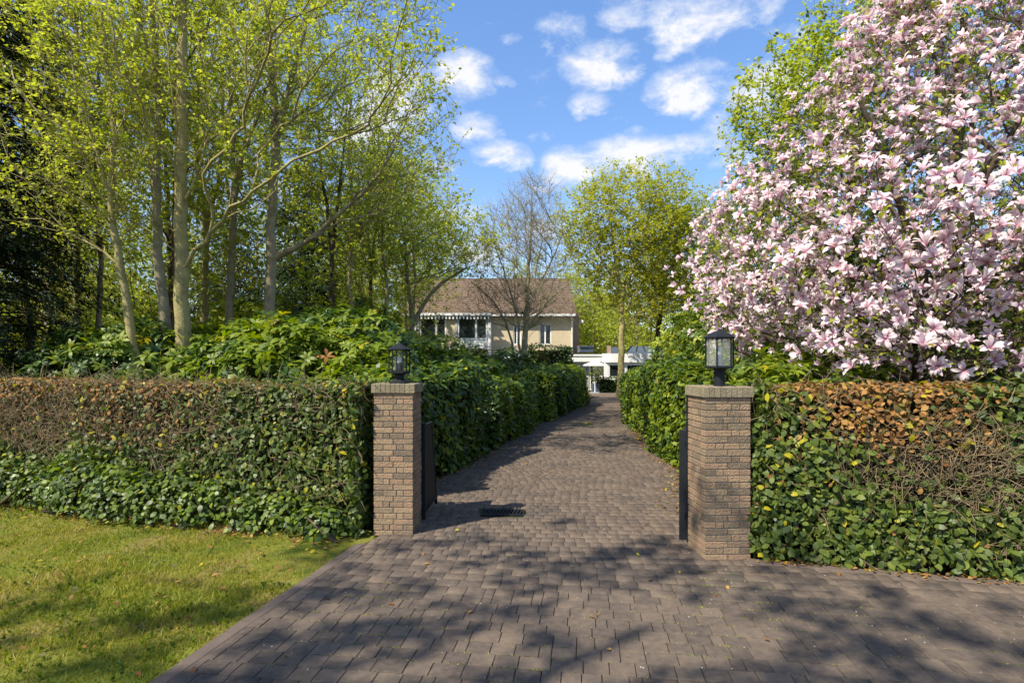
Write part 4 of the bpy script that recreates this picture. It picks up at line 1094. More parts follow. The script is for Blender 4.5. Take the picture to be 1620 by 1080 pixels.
GL = 'slender spring trees in the woodland behind the left hedge'
lab = 'slender young green tree in the woodland beyond the left hedge'
wp = [proto(81, 12.5, 2.6, 420, 'bark_olive', 'spring_leaf', (-17.5, 21), lab, .4), proto(82, 14, 3.0, 460, 'bark_grey', 'spring_leaf_soft', (-13.0, 24), lab, -.4),
      proto(83, 11, 2.7, 420, 'bark_brown', 'spring_leaf', (-6.0, 23.5), lab, .5, fork=True)]
for p in wp: p['group'] = GL
gg = random.Random(5)
spots = [(-19.5, 25, 0), (-15.2, 18.6, 1), (-11.6, 19.6, 2), (-22, 29, 1), (-18, 31, 2), (-14.5, 32, 0), (-9.0, 34, 1), (-25.5, 33, 0), (-22.5, 37, 2), (-7.8, 27.5, 0), (-4.9, 27.8, 1), (-11.5, 38, 0), (-13, 15.5, 0), (-8.6, 17.6, 1), (-20.5, 21.5, 2),
         (-16.5, 42, 1), (-29, 40, 1), (-5.9, 19.2, 2), (-12.6, 45, 2), (-30, 30, 2), (-24, 24, 1)]
label_by_place(wp + [copy_tree(wp[k], (x, y, 0), gg.random() * 6.28, gg.uniform(.85, 1.12) * (1.25 if y > 34 else 1.0), lab, GL) for x, y, k in spots], 'slender green woodland tree beyond the left hedge, %s')

# trees by the house
def slant_tree():
    Z = 24; a = [PX(640, 560, Z), PX(650, 530, Z), PX(665, 490, Z), PX(690, 455, Z), PX(735, 425, Z)]; a[0][2] = 0
    g = np.random.default_rng(90); b = resample([PX(655, 515, Z), PX(645, 450, Z), PX(640, 380, Z), PX(625, 300, Z)], .4)
    T = np.concatenate([ell(360, cz(650, 340, Z), (2.6, 2, 2.9), g), ell(260, cz(735, 385, Z), (1.9, 1.5, 1.5), g)])
    make_tree('slanting_tree', 'tree with a pale slanting trunk beside the left end of the house', 'tree', [([tuple(p) for p in a], .17, .05), (b, .10, .03)], T, 'bark_grey', 'spring_leaf', (a[0][0], a[0][1], 0), 90, None, 5, 2, .45, .13, up=.3, minz=1.8)


slant_tree()


def bare_tree():
    Z = 26; c = PX(828, 600, Z); base = (c[0], c[1], 0); g = np.random.default_rng(91)
    S_ = [([base, tuple(PX(830, 540, Z)), tuple(PX(834, 470, Z)), tuple(PX(838, 400, Z)), tuple(PX(842, 320, Z))], .19, .03)]
    def limb(*p, r=.09): S_.append((resample([np.array(q) for q in p], .4), r, .02))
    limb((c[0] - .25, c[1] - .1, .25), PX(812, 560, Z), PX(800, 510, Z - .3), PX(775, 470, Z - .6), PX(745, 445, Z - .9), r=.085)
    limb((c[0] - .12, c[1] - .2, .2), PX(822, 560, Z), PX(818, 500, Z), PX(800, 440, Z - .3), PX(782, 380, Z - .5), r=.085)
    limb(PX(833, 500, Z), PX(850, 455, Z), PX(875, 410, Z + .3), PX(890, 370, Z + .5), r=.07)
    limb(PX(831, 525, Z), PX(865, 480, Z), PX(905, 445, Z + .3), r=.06)
    T = np.concatenate([ell(520, cz(820, 415, Z), (2.8, 2.4, 2.6), g), ell(260, cz(840, 345, Z), (1.5, 1.5, 2.0), g), ell(260, cz(830, 480, Z), (3.2, 2.2, 1.1), g)])
    make_tree('bare_tree', 'bare many stemmed tree with fine leafless twigs before the house', 'tree', S_, T, 'bark_grey', 'spring_leaf_soft', base, 91, None, 1, 4, .6, .05, up=.45, minz=1.0, tip=.007, twr=.0065, wig=.07)


bare_tree()


def gold_tree():
    Z = 31; c = PX(982, 600, Z); base = (c[0], c[1], 0); g = np.random.default_rng(92)
    S_ = [([base, tuple(PX(983, 540, Z)), tuple(PX(982, 470, Z)), tuple(PX(972, 400, Z)), tuple(PX(965, 330, Z))], .21, .05)]
    def limb(*p, r=.09): S_.append((resample([np.array(q) for q in p], .4), r, .02))
    limb(PX(982, 475, Z), PX(1000, 430, Z), PX(1020, 370, Z), PX(1030, 310, Z + .3)); limb(PX(981, 455, Z), PX(950, 410, Z), PX(920, 365, Z - .3), r=.07)
    limb(PX(983, 520, Z), PX(1010, 495, Z), PX(1050, 490, Z - .4), PX(1090, 505, Z - .8), r=.05); limb(PX(983, 500, Z), PX(1020, 440, Z), PX(1060, 390, Z + .2), r=.06)
    T = np.concatenate([ell(520, cz(990, 370, Z), (3.6, 3.1, 3.2), g), ell(200, cz(1000, 300, Z), (3.0, 2.4, 1.3), g), ell(240, cz(1060, 400, Z), (2.6, 2.2, 2.6), g), ell(220, cz(1070, 335, Z), (2.3, 2.0, 1.8), g), ell(170, cz(928, 345, Z), (2.0, 1.8, 1.7), g), ell(120, cz(1030, 480, Z), (2.9, 2.2, 1.0), g), ell(130, cz(925, 400, Z), (1.6, 1.6, 2.2), g)])
    make_tree('spring_tree', 'golden green tree with a straight trunk at the end of the drive', 'tree', S_, T, 'bark_olive', ['golden_leaf', 'spring_leaf'], base, 92, None, 7, 3, .5, .14, up=.3, minz=1.8, mi_w=[.6, .4], flat=.4)


gold_tree()
proto(93, 11.8, 4.3, 800, 'bark_brown', 'golden_leaf', (8.6, 34), 'golden green tree with a reddish trunk behind the white annex', .2, .17, 6, .66, 3, .24, up=.3, vr=.30)
proto(98, 13, 3.9, 620, 'bark_olive', 'spring_leaf', (-6.9, 37), 'airy light green tree screening the left end of the house roof', .2, .17, 5, .7, 3, .17, up=.3, vr=.28)
proto(99, 11.6, 3.3, 560, 'bark_brown', 'spring_leaf', (10.9, 31), 'fresh green tree between the golden trees and the pink magnolia', .1, .15, 6, .62, 3, .17, up=.3, vr=.36)
GB = 'trees beyond the house'
lb = 'soft green tree standing in the background beyond the house and annex'
bp = [proto(94, 15, 4.2, 480, 'bark_brown', 'spring_leaf_soft', (12.5, 52), lb, .3, .24, 6, .55, 2, .2, vr=.42), proto(95, 13, 4.0, 460, 'bark_grey', 'spring_leaf', (8.5, 57), lb, -.3, .24, 6, .55, 2, .18, vr=.42)]
for p in bp: p['group'] = GB
bspots = [(17, 48, 1), (4.2, 60, 0), (-3.5, 63, 1), (-9, 58, 0), (-14, 55, 1), (22, 52, 0), (15.5, 60, 0), (10.4, 47.5, 1), (20, 38, 0), (26, 44, 1), (7.4, 68, 0), (-18, 50, 0), (11.0, 63, 1), (0.5, 66, 0), (-12.2, 47, 1), (-7.6, 55, 0), (-2.6, 56, 1), (2.2, 57, 0), (6.4, 55, 1)]
label_by_place(bp + [copy_tree(bp[k], (x, y, 0), gg.random() * 6.28, gg.uniform(.75, .95), lb, GB) for x, y, k in bspots], 'soft green background tree beyond the house and annex, %s')
# yellow-green tree behind the magnolia
def right_tree():
    g = np.random.default_rng(96); base = (8.4, 13.6, 0)
    S_ = [([base, (8.3, 13.6, 2), (8.1, 13.5, 4.2), (8.0, 13.4, 7), (8.2, 13.4, 9.5)], .2, .05),
          (resample([(8.1, 13.5, 3.6), (7.2, 13.2, 5.2), (6.2, 12.9, 6.4), (5.4, 12.8, 7.0)], .4), .09, .025), (resample([(8.1, 13.5, 4.8), (9.4, 13.4, 6.6), (10.6, 13.4, 8)], .4), .08, .025)]
    T = np.concatenate([ell(620, (8.7, 13.3, 8.0), (2.6, 2.0, 2.9), g), ell(480, (6.6, 13, 7.2), (1.7, 1.6, 2.1), g), ell(300, (11.3, 13.3, 7.0), (2.3, 2.0, 2.8), g), ell(200, (5.9, 12.8, 5.0), (1.2, 1.2, 1.2), g)])
    make_tree('spring_tree', 'fresh yellow green tree showing above and behind the pink magnolia', 'tree', S_, T, 'bark_brown', ['spring_leaf', 'mid_leaf'], base, 96, None, 7, 3, .36, .105, up=.3, minz=2.2, mi_w=[.88, .12])


right_tree()


def distant_wood():
    g = np.random.default_rng(97); M = 17000; a = (g.random(M) * 2 - 1) * 1.05; r = 72 + g.random(M) * 30; x, y = np.sin(a) * r, np.cos(a) * r
    top = 9 + 2.2 * np.sin(a * 17) + 1.5 * np.sin(a * 41 + 1); z = top * g.random(M) ** .7
    P = np.stack([x, y, z], -1); k = g.normal(size=(M, 3)) * .8 + np.array([0, -1, .6])
    o = scatter_obj('distant_woodland', rosette(5, LEAFQ, .5, .05, .4, 8), P, frames(k), .85 * (.5 + g.random(M)), ['spring_leaf_soft', 'mid_leaf', 'golden_leaf'], g.choice(3, M, p=[.55, .25, .2])); o['kind'] = 'stuff'; o['label'] = 'hazy green mass of woodland on the far skyline'; o['category'] = 'woodland'


distant_wood()


# ------------------------------------------------------------------ magnolia
def petal(w, L, open_, seed):
    g = np.random.default_rng(seed); n = 4; V = []; t = []
    # a spoon-shaped petal: rises along z then turns outwards by `open_`
    y = z = 0.; ang = .25 + g.random() * .1; segs = [(0, .10), (.3, .5), (.62, 1.0), (.86, .8), (1, .22)]
    last = 0
    for s, ww in segs:
        d = (s - last) * L; y += math.sin(ang) * d; z += math.cos(ang) * d; last = s; ang += open_ * (.34 if s < .9 else .1)
        cu = .16 * ww * w
        V += [(-ww * w / 2, y - cu * .6, z + cu), (0, y, z), (ww * w / 2, y - cu * .6, z + cu)]; t += [max(0, 1 - s * 1.5) ** 1.2] * 3
    f = []
    for i in range(len(segs) - 1):
        for j in range(2): f.append((i * 3 + j, i * 3 + j + 1, (i + 1) * 3 + j + 1, (i + 1) * 3 + j))
    return np.array(V), [np.array(f)], np.array(t)


def blossom(open_, k, seed, low=False):
    g = np.random.default_rng(seed); out = []
    for i in range(k):
        a = 2 * math.pi * i / k * 1.0 + (i % 2) * .2 + g.normal() * .24; o = open_ * (1 + .38 * g.normal()) * (1.15 if i % 2 else .75)
        v, f, t = petal(.25 + .07 * g.random(), .66 + .2 * g.random(), o, seed * 50 + i)
        if low: v, f, t = v[[1, 3, 5, 6, 8, 13]], [np.array([(1, 2, 4, 3)]), np.array([(0, 2, 1), (3, 4, 5)])], t[[1, 3, 5, 6, 8, 13]]
        M = np.array(Matrix.Rotation(a, 3, 'Z')); v = v + np.array([0, .03, 0]); out.append((v @ M.T, f, t))
    # green-brown foot bud
    c = np.array([(0, 0, -.07), (.04, 0, 0), (0, .04, 0), (-.04, 0, 0), (0, -.04, 0), (0, 0, .16)]); out.append((c, [np.array([(0, 2, 1), (0, 3, 2), (0, 4, 3), (0, 1, 4), (5, 1, 2), (5, 2, 3), (5, 3, 4), (5, 4, 1)])], np.ones(6)))
    return merge_t(out)


def magnolia():
    g = np.random.default_rng(101); base = (6.9, 8.9, 0); off = np.array(base)
    rp = [(1.75, 3.0), (2.4, 3.7), (3.3, 4.1), (4.2, 3.85), (5.2, 3.0), (6.3, 2.05), (7.0, 1.55), (8.2, 1.0), (8.8, .5)]
    def sample(n, lo, hi):
        out = []
        while len(out) < n:
            z = g.uniform(1.75, 8.8); R = np.interp(z, [a for a, b in rp], [b for a, b in rp])
            a = g.random() * 6.283; r = R * (lo + (hi - lo) * g.random() ** .6)
            if g.random() > R / 4.4: continue
            x, y = base[0] + math.cos(a) * r, base[1] - .1 + math.sin(a) * r * .78
            # keep clear of the clipped hedge beneath
            hy = 6.02 - (x - 2.42) * .32
            if z < 1.85 and y < hy + .5: continue
            if z < 2.0 and x < 3.6: continue
            out.append((x, y, z))
        return np.array(out)
    T = np.concatenate([sample(1350, .78, 1.0), sample(400, .3, .75)])
    q = np.stack([g.uniform(3.6, 9.0, 420), g.uniform(5.5, 7.2, 420), g.uniform(1.82, 3.6, 420)], -1); q = q[q[:, 1] > 6.25 - (q[:, 0] - 2.42) * .3]; T = np.concatenate([T, q[:230]])
    S_ = [([base, (6.8, 8.9, .9), (6.7, 8.8, 2.2), (6.8, 8.7, 4.2), (6.9, 8.7, 7.2)], .2, .04)]
    for p in [[(6.8, 8.9, .6), (5.9, 8.5, 1.6), (4.6, 8.1, 2.5), (3.4, 7.9, 3.1)], [(6.8, 8.85, .9), (7.4, 7.8, 1.9), (7.3, 6.9, 2.8), (7.0, 6.2, 3.4)], [(6.7, 8.8, 1.6), (5.8, 8.0, 3.0), (5.0, 7.4, 4.2), (4.4, 7.2, 5.2)],
              [(6.7, 8.8, 1.4), (8.2, 8.2, 2.8), (9.4, 7.8, 3.8)], [(6.7, 8.8, 2.0), (6.0, 7.6, 3.6), (6.2, 6.8, 5.0)], [(6.8, 8.9, .8), (5.6, 7.9, 1.5), (5.0, 7.0, 1.9), (4.6, 6.5, 2.1)]]:
        S_.append((resample(p, .35), .085, .025))
    root = thing('magnolia_tree', 'large magnolia covered in pale pink blossom rising behind the right hand hedge', 'tree', base)
    tc, chains, tp, td = grow(S_, T, 102, .15, .25, .3, .006, .06, minz=1.0)
    V, Q = trunk_mesh(tc); link('trunk', npmesh('trunk', V - off, Q, ['bark_brown'], smooth=True), root)
    # flowers stand at the ends of short spurs
    k = 4; tw, p, mid, end, d = twiglets(tp, td, k, .30, g, .005)
    V, Q = tubes(chains + tw); link('branches', npmesh('branches', V - off, Q, ['bark_brown'], smooth=True), root)
    types = [blossom(1.35, 9, 1), blossom(1.05, 8, 2), blossom(.62, 7, 3), blossom(1.8, 8, 4), blossom(.15, 6, 5)]
    low = [blossom(1.35, 8, 1, True), blossom(1.05, 7, 2, True), blossom(.62, 6, 3, True), blossom(1.8, 8, 4, True), blossom(.15, 5, 5, True)]
    tm = [npmesh('blossom', v, f, ['petal'], None, t) for v, f, t in types]
    thick = n_lo(end * 1.3) + .6 * n_hi(end * .5) + g.normal(size=len(end)) * .5; P = end[thick > -.95]; d2 = d[thick > -.95]; M = len(P); ax = unit(d2 * .5 + np.array([-.1, -.25, .65]) + g.normal(size=(M, 3)) * .45 + unit(P - off - np.array([0, 0, 3.5])) * .45)
    Rm = frames(ax); sc = .150 * (.65 + .65 * g.random(M)); ty = g.choice(5, M, p=[.30, .28, .16, .18, .08])
    px = 810 + F * P[:, 0] / P[:, 1]; py = HZ - F * (P[:, 2] - CH) / P[:, 1]
    inn = (px > 0) & (px < 1620) & (py > 0) & (py < 620) ; front = P[:, 1] + .0
    order = np.argsort(np.where(inn, front / sc * .12, 999)); first = order[:300]; rest = order[300:]
    for i in first:
        o = link('blossom', tm[ty[i]], root); o.matrix_basis = Matrix.Translation(Vector(P[i] - off)) @ Matrix(Rm[i].tolist()).to_4x4() @ Matrix.Scale(sc[i], 4)
    VV, FF, TT, n = [], {}, [], 0
    for t_ in range(5):
        s = rest[ty[rest] == t_]; V, f, tt = scatter(low[t_], P[s] - off, Rm[s], sc[s])
        VV.append(V); TT.append(tt)
        for a in f: FF.setdefault(a.shape[1], []).append(a + n)
        n += len(V)
    o = link('blossom_mass', npmesh('blossom_mass', np.concatenate(VV), [np.concatenate(a) for a in FF.values()], ['petal'], None, np.concatenate(TT)), root); o['kind'] = 'stuff'
    # young leaves opening among the flowers
    q = leaf_sites(p, end, 2, .08, g); m = len(q); scatter_obj('foliage', LEAFM, q - off, frames(g.normal(size=(m, 3)) + np.array([0, 0, 1])), .085 * (.6 + .8 * g.random(m)), ['spring_leaf', 'mid_leaf'], g.choice(2, m, p=[.55, .45]), root)


magnolia()


# ------------------------------------------------------------------ trees behind the camera whose shade falls over the paving
def shade_trees():
    g = np.random.default_rng(111)
    for k, (x, y, r, c) in enumerate([(-7.2, -2.6, .22, [((-7.4, -2.0, 11.5), (3.0, 2.4, 1.6), 90), ((-10.5, -4, 12), (3.2, 2.8, 2), 130)]), (-2.2, -5.5, .22, [((-5.4, -4.0, 12.2), (2.4, 2.0, 1.5), 75), ((-2.6, -4.6, 12.4), (2.6, 1.7, 1.3), 70), ((-4, -7, 13), (3, 2.5, 2), 70)])]):
        T = np.concatenate([ell(n, cc, rr, g) for cc, rr, n in c])
        make_tree('street_tree', ['tree behind the camera on the left shading the grass', 'tree behind the camera shading the paving'][k], 'tree', [([(x, y, 0), (x, y, 2.5), (x + .1, y + .1, 5), (x, y, 12.5)], r, .05)], T, 'bark_brown', 'spring_leaf', (x, y, 0), 112 + k, None, 6, 3, .45, .16, up=.3, minz=2.5)


shade_trees()


# ------------------------------------------------------------------ house and annex
def win(root, x0, x1, z0, z1, y, fw=.09, mull=(), glassm='window_glass', frame='white_paint', back='dark_room', open_=False):
    f = MB(); f.box(x0, x1, y - .06, y + .05, z0, z0 + fw); f.box(x0, x1, y - .06, y + .05, z1 - fw, z1); f.box(x0, x0 + fw, y - .06, y + .05, z0 + fw, z1 - fw); f.box(x1 - fw, x1, y - .06, y + .05, z0 + fw, z1 - fw)
    for m in mull: f.box(m - fw * .7, m + fw * .7, y - .06, y + .05, z0 + fw, z1 - fw)
    o = f.build('window', frame, root); MB().box(x0 + fw, x1 - fw, y + .0, y + .012, z0 + fw, z1 - fw).build('pane', glassm, o)
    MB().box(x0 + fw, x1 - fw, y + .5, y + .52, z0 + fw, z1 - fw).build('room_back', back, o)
    return o


def wall_with_holes(mb, x0, x1, z0, z1, y0, y1, holes):
    xs = sorted({x0, x1, *[h[0] for h in holes], *[h[1] for h in holes]}); zs = sorted({z0, z1, *[h[2] for h in holes], *[h[3] for h in holes]})
    for a, b in zip(xs, xs[1:]):
        run = None
        for c, d in zip(zs, zs[1:]):
            if any(h[0] <= a and b <= h[1] and h[2] <= c and d <= h[3] for h in holes):
                if run: mb.box(a, b, y0, y1, run[0], run[1]); run = None
            else: run = (run[0], d) if run else (c, d)
        if run: mb.box(a, b, y0, y1, run[0], run[1])


def house():
    Y = 44.; X = lambda px, z=Y: (px - 810) / F * z; Zc = lambda py, z=Y: CH + (HZ - py) / F * z
    root = thing('brick_house', 'pale brick house with a brown tiled roof and white bay at the garden end', 'house', (0, Y, 0))
    def b(mb, name, m): o = mb.build(name, m, root, (0, -Y, 0)); return o
    x0, x1 = X(642), X(907); ze = Zc(501)
    holes = [(X(812), X(824), Zc(545), Zc(512)), (X(853), X(872), Zc(545), Zc(512)), (X(664), X(706), Zc(537), Zc(508)), (X(724), X(771), Zc(537), Zc(508)), (X(806), X(826), .1, 2.3), (X(690), X(740), .9, 2.3)]
    mb = MB(); wall_with_holes(mb, x0, x1, 0, ze, Y, Y + .3, holes); mb.box(x0, x0 + .3, Y + .3, Y + 9, 0, ze); mb.box(x1 - .3, x1, Y + .3, Y + 9, 0, ze); mb.box(x0, x1, Y + 9, Y + 9.3, 0, ze)
    b(mb, 'wall', 'house_brick')
    b(MB().box(x1 + .01, x1 + .5, Y + .4, Y + 1.6, 0, ze + .3), 'side_pier', 'house_brick_dark')
    # roof in stepped tile courses
    zr, yr = 8.95, Y + 4.7; n = 18; mb = MB(); xa, xb = x0 - .35, x1 + .2
    for i in range(n):
        t0, t1 = i / n, (i + 1) / n; ya, yb = Y - .45 + t0 * (yr - Y + .45), Y - .45 + t1 * (yr - Y + .45); za, zb = ze + .1 + t0 * (zr - ze), ze + .1 + t1 * (zr - ze)
        mb.add([(xa, ya, za), (xb, ya, za), (xb, ya, za + .09), (xa, ya, za + .09), (xa, yb, zb + .02), (xb, yb, zb + .02), (xa, yb, zb - .05), (xb, yb, zb - .05)], [(0, 1, 2, 3), (3, 2, 5, 4), (0, 3, 4, 6), (1, 7, 5, 2), (0, 6, 7, 1)])
    mb.add([(xa, yr, zr + .12), (xb, yr, zr + .12), (xb, Y + 9.7, ze + .1), (xa, Y + 9.7, ze + .1)], [(0, 1, 2, 3)])
    for xg in (x0 + .01, x1 - .01): mb.add([(xg, Y, ze), (xg, Y + 9.3, ze), (xg, yr, zr)], [(0, 1, 2)])
    rf = b(mb, 'roof', 'roof_tile')
    o = MB()
    for i in range(30):
        a = xa + (xb - xa) * i / 30; o.box(a + .01, a + (xb - xa) / 30 - .01, yr - .14, yr + .14, zr + .05, zr + .2)
    oo = o.build('ridge_tiles', 'roof_tile', rf)
    g = np.random.default_rng(1)
    b(MB().box(X(778), x1 + .1, Y - .58, Y - .46, ze + .02, ze + .17).box(x0 - .4, X(655), Y - .58, Y - .46, ze + .02, ze + .17), 'gutter', 'white_paint')
    b(MB().bar((x1 - .12, Y - .08, 0), (x1 - .12, Y - .08, ze), .09), 'downspout', 'white_paint')
    for h in holes[:2]:
        w = win(root, h[0], h[1], h[2], h[3], Y + .1, .08, mull=((h[0] + h[1]) / 2,)); w.location = (0, -Y, 0)
    # white bay on the upper floor
    yb = Y - 1.0; bx0, bx1 = X(655, yb), X(777, yb); zb0 = Zc(550, yb); zt = Zc(507, yb); zs = Zc(537, yb)
    bays = [(X(664, yb), X(706, yb)), (X(724, yb), X(771, yb))]
    mb = MB(); mb.box(bx0, bx0 + .16, yb - .1, yb + .1, zb0 - .1, zt + .3); mb.box(bx1 - .22, bx1, yb - .1, yb + .1, 0, zt + .3); mb.box(bx0, bx1, yb - .16, yb - .11, zt + .3, zt + .55); mb.box(bx0 - .1, bx1 + .1, yb - .3, yb - .17, zt + .36, zt + .5)
    b(mb, 'bay_frame', 'white_paint')
    mb = MB(); mb.box(bx0 + .16, bx1 - .22, yb, Y - .01, zb0 - .12, zb0)
    b(mb, 'bay_floor', 'white_paint')
    for a, c in ((bx0 + .16, bays[0][0]), (bays[0][1], bays[1][0]), (bays[1][1], bx1 - .22)): b(MB().box(a, c, yb, yb + .2, zb0, zt + .28), 'bay_brickwork', 'house_brick')
    b(MB().box(bx0, bx1, yb + .21, Y, zt + .3, zt + .4), 'bay_roof', 'white_paint')
    for a, c in bays:
        b(MB().box(a, c, yb + .02, yb + .14, zb0, zs), 'apron_panel', 'white_paint')
        m = a + (c - a) * .62
        w = win(root, a, c, zs, zt + .28, yb + .05, .11, mull=(m,)); w.location = (0, -Y, 0)
        b(MB().box(a - .16, a - .01, yb - .06, yb - .01, zs, zt + .2), 'shutter', 'grey_paint')
    mb = MB(); n = 44; w = (bx1 - bx0) / n                      # striped, scalloped awning valance
    for i in range(n):
        a = bx0 + i * w; dz = .18
        mb.add([(a, yb - .24, zt + .34), (a + w, yb - .24, zt + .34), (a + w, yb - .24, zt + .34 - dz), (a + w / 2, yb - .24, zt + .34 - dz - .1), (a, yb - .24, zt + .34 - dz),
                (a, yb - .22, zt + .34), (a + w, yb - .22, zt + .34), (a + w, yb - .22, zt + .34 - dz), (a + w / 2, yb - .22, zt + .34 - dz - .1), (a, yb - .22, zt + .34 - dz)],
               [(4, 3, 2, 1, 0), (5, 6, 7, 8, 9), (0, 1, 6, 5), (1, 2, 7, 6), (2, 3, 8, 7), (3, 4, 9, 8), (4, 0, 5, 9)], i % 2)
    b(mb, 'valance', ['white_paint', 'black_metal'])
    # dark doorway below and its light porch
    yp = 40.; mb = MB(); mb.box(X(800, yp), X(804, yp), yp, yp + .16, 0, Zc(566, yp)); mb.box(X(826, yp), X(829, yp), yp, yp + .16, 0, Zc(566, yp)); mb.box(X(797, yp), X(832, yp), yp - .2, Y, Zc(566, yp), Zc(561, yp))
    b(mb, 'porch', 'white_paint')
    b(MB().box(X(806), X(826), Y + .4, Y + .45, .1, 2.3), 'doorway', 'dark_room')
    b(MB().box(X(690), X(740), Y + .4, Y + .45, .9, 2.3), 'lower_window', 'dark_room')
    lamp = MB().lathe([(.09, -.12), (.15, -.05), (.15, .05), (.04, .12)], 10); o = lamp.build('wall_lamp', 'white_paint', root, (x1 + .75, .6, Zc(508))); 


house()


def annex():
    Y = 39.; X = lambda px, z=Y: (px - 810) / F * z; Zc = lambda py, z=Y: CH + (HZ - py) / F * z
    root = thing('annex', 'low white flat roofed annex beside the house, left of the tree trunk', 'building', (X(920), Y, 0)); bx = X(920)
    b = lambda mb, n, m: mb.build(n, m, root, (-bx, -Y, 0))
    b(MB().box(X(893), X(952), Y - .5, Y + 5, Zc(572), Zc(562)).box(X(893), X(952), Y - .56, Y - .505, Zc(563), Zc(560.5)), 'fascia', 'white_paint')
    b(MB().box(X(890), X(953), Y - .4, Y + 5, Zc(560.4), Zc(559.6)), 'roof', 'dark_room')
    b(MB().box(X(893), X(932), Y, Y + .3, 0, Zc(572)), 'wall', 'grey_paint')
    b(MB().box(X(953) - .3, X(953), Y, Y + .3, 0, Zc(572)), 'wall', 'white_paint')
    w = win(root, X(932), X(953) - .31, .05, Zc(573), Y + .1, .12, mull=(X(940),)); w.location = (-bx, -Y, 0)
    sk = MB().box(X(916, 42), X(937, 42), 41.5, 43, Zc(557, 42), Zc(549, 42)).box(X(915, 42), X(938, 42), 41.4, 43.1, Zc(549, 42), Zc(547, 42)); b(sk, 'roof_light', 'blue_grey')
    r2 = thing('annex', 'white annex with rounded white fascia and curtained window behind the straight trunk', 'building', (X(990), Y - 1, 0)); Y2 = Y - 1; bx2 = X(990)
    X2 = lambda px: (px - 810) / F * Y2; Z2 = lambda py: CH + (HZ - py) / F * Y2
    b2 = lambda mb, n, m: mb.build(n, m, r2, (-bx2, -Y2, 0))
    # rounded corner fascia
    mb = MB(); z0, z1 = Z2(573), Z2(559); xl, xr = X2(955), X2(1046); pts = [(xr, Y2 + 5), (xr, Y2), ] + [(xl + .5 - .5 * math.sin(t), Y2 + .5 - .5 * math.cos(t)) for t in np.linspace(0, math.pi / 2, 7)] + [(xl, Y2 + 5)]
    k = len(pts); mb.add([(x, y, z0) for x, y in pts] + [(x, y, z1) for x, y in pts], [(i, i + k, (i + 1) % k + k, (i + 1) % k) for i in range(k)] + [tuple(range(k)), tuple(range(k, 2 * k))[::-1]])
    b2(mb, 'fascia', 'white_paint')
    mb = MB(); wall_with_holes(mb, X2(957), X2(1042), 0, z0, Y2 + .2, Y2 + .45, [(X2(964), X2(982), Z2(597), Z2(576)), (X2(992), X2(1025), Z2(597), Z2(576))]); b2(mb, 'wall', 'white_paint')
    for a, c in ((964, 982), (992, 1025)):
        w = win(r2, X2(a), X2(c), Z2(597), Z2(576), Y2 + .28, .07, back='curtain'); w.location = (-bx2, -Y2, 0)
    ch = thing('chimney', 'short brick chimney with a dark cowl on the annex roof', 'chimney', (X(965, 43), 43, 0)); c2 = (-X(965, 43), -43, 0)
    MB().box(X(961, 43), X(966, 43), 42.8, 43.3, 0, Zc(547, 43)).build('stack', 'house_brick_dark', ch, c2); MB().box(X(966.5, 43), X(977, 43), 42.8, 43.3, 0, Zc(549, 43)).build('cowl', 'blue_grey', ch, c2)
    so = thing('roof_panel', 'dark blue sloping roof panels above the white annex', 'roof panels', (X(1015, 42), 42, Z2(559)))
    mb = MB(); xa, xb, xc, xd = X(990, 42), X(1004, 42), X(1040, 42), X(1046, 42); za, zb = Zc(556, 42), Zc(547, 42)
    mb.add([(xa, 41.5, za), (xd, 41.5, za), (xc, 43, zb), (xb, 43, zb), (xa, 41.5, za - .5), (xd, 41.5, za - .5), (xc, 43.2, za - .5), (xb, 43.2, za - .5)], [(0, 1, 2, 3), (0, 4, 5, 1), (1, 5, 6, 2), (2, 6, 7, 3), (3, 7, 4, 0), (7, 6, 5, 4)])
    o = mb.build('panel', 'blue_grey', so); o.location = (-X(1015, 42), -42, -Z2(559))
    mb = MB(); [mb.bar(((xa * (1 - t) + xd * t), 41.48, za + .03), ((xb * (1 - t) + xc * t), 43, zb + .03), .06) for t in (0, .25, .5, .75, 1)]; o = mb.build('ribs', 'black_metal', so); o.location = (-X(1015, 42), -42, -Z2(559))
    # white sunshade with its mast, planter below
    pr = thing('sunshade', 'white flat parasol open before the annex door', 'parasol', (X(941, 36), 36, 0)); zc = Zc(577, 36)
    mb = MB(); a = .66; mb.add([(-a, -a, zc), (a, -a, zc), (a, a, zc), (-a, a, zc), (0, 0, zc + .28), (-a, -a, zc - .07), (a, -a, zc - .07), (a, a, zc - .07), (-a, a, zc - .07)], [(0, 1, 4), (1, 2, 4), (2, 3, 4), (3, 0, 4), (5, 6, 1, 0), (6, 7, 2, 1), (7, 8, 3, 2), (8, 5, 0, 3)]); mb.build('canopy', 'white_paint', pr)
    MB().bar((0, 0, 0), (0, 0, zc + .25), .05).build('mast', 'white_paint', pr); MB().box(-.25, .25, -.25, .25, 0, .07).build('foot', 'grey_paint', pr)
    pt = thing('planter', 'dark square planter with a small shrub by the annex door', 'planter', (X(942, 37), 37, 0)); MB().box(-.24, .24, -.24, .24, 0, .6, 0, .02).build('tub', 'blue_grey', pt)
    g = np.random.default_rng(5); Pq = ell(220, (0, 0, 1.15), (.4, .4, .55), g); scatter_obj('foliage', LEAFM, Pq, frames(g.normal(size=(220, 3)) + np.array([0, 0, 1])), np.full(220, .16), ['golden_leaf', 'mid_leaf'], g.choice(2, 220), pt); MB().bar((0, 0, .5), (0, 0, 1.2), .04).build('stem', 'bark_brown', pt)
    # grey shed glimpsed under the magnolia
    sh_ = thing('shed', 'pale grey shed with dark roof glimpsed below the magnolia blossom', 'shed', (7.6, 15.2, 0))
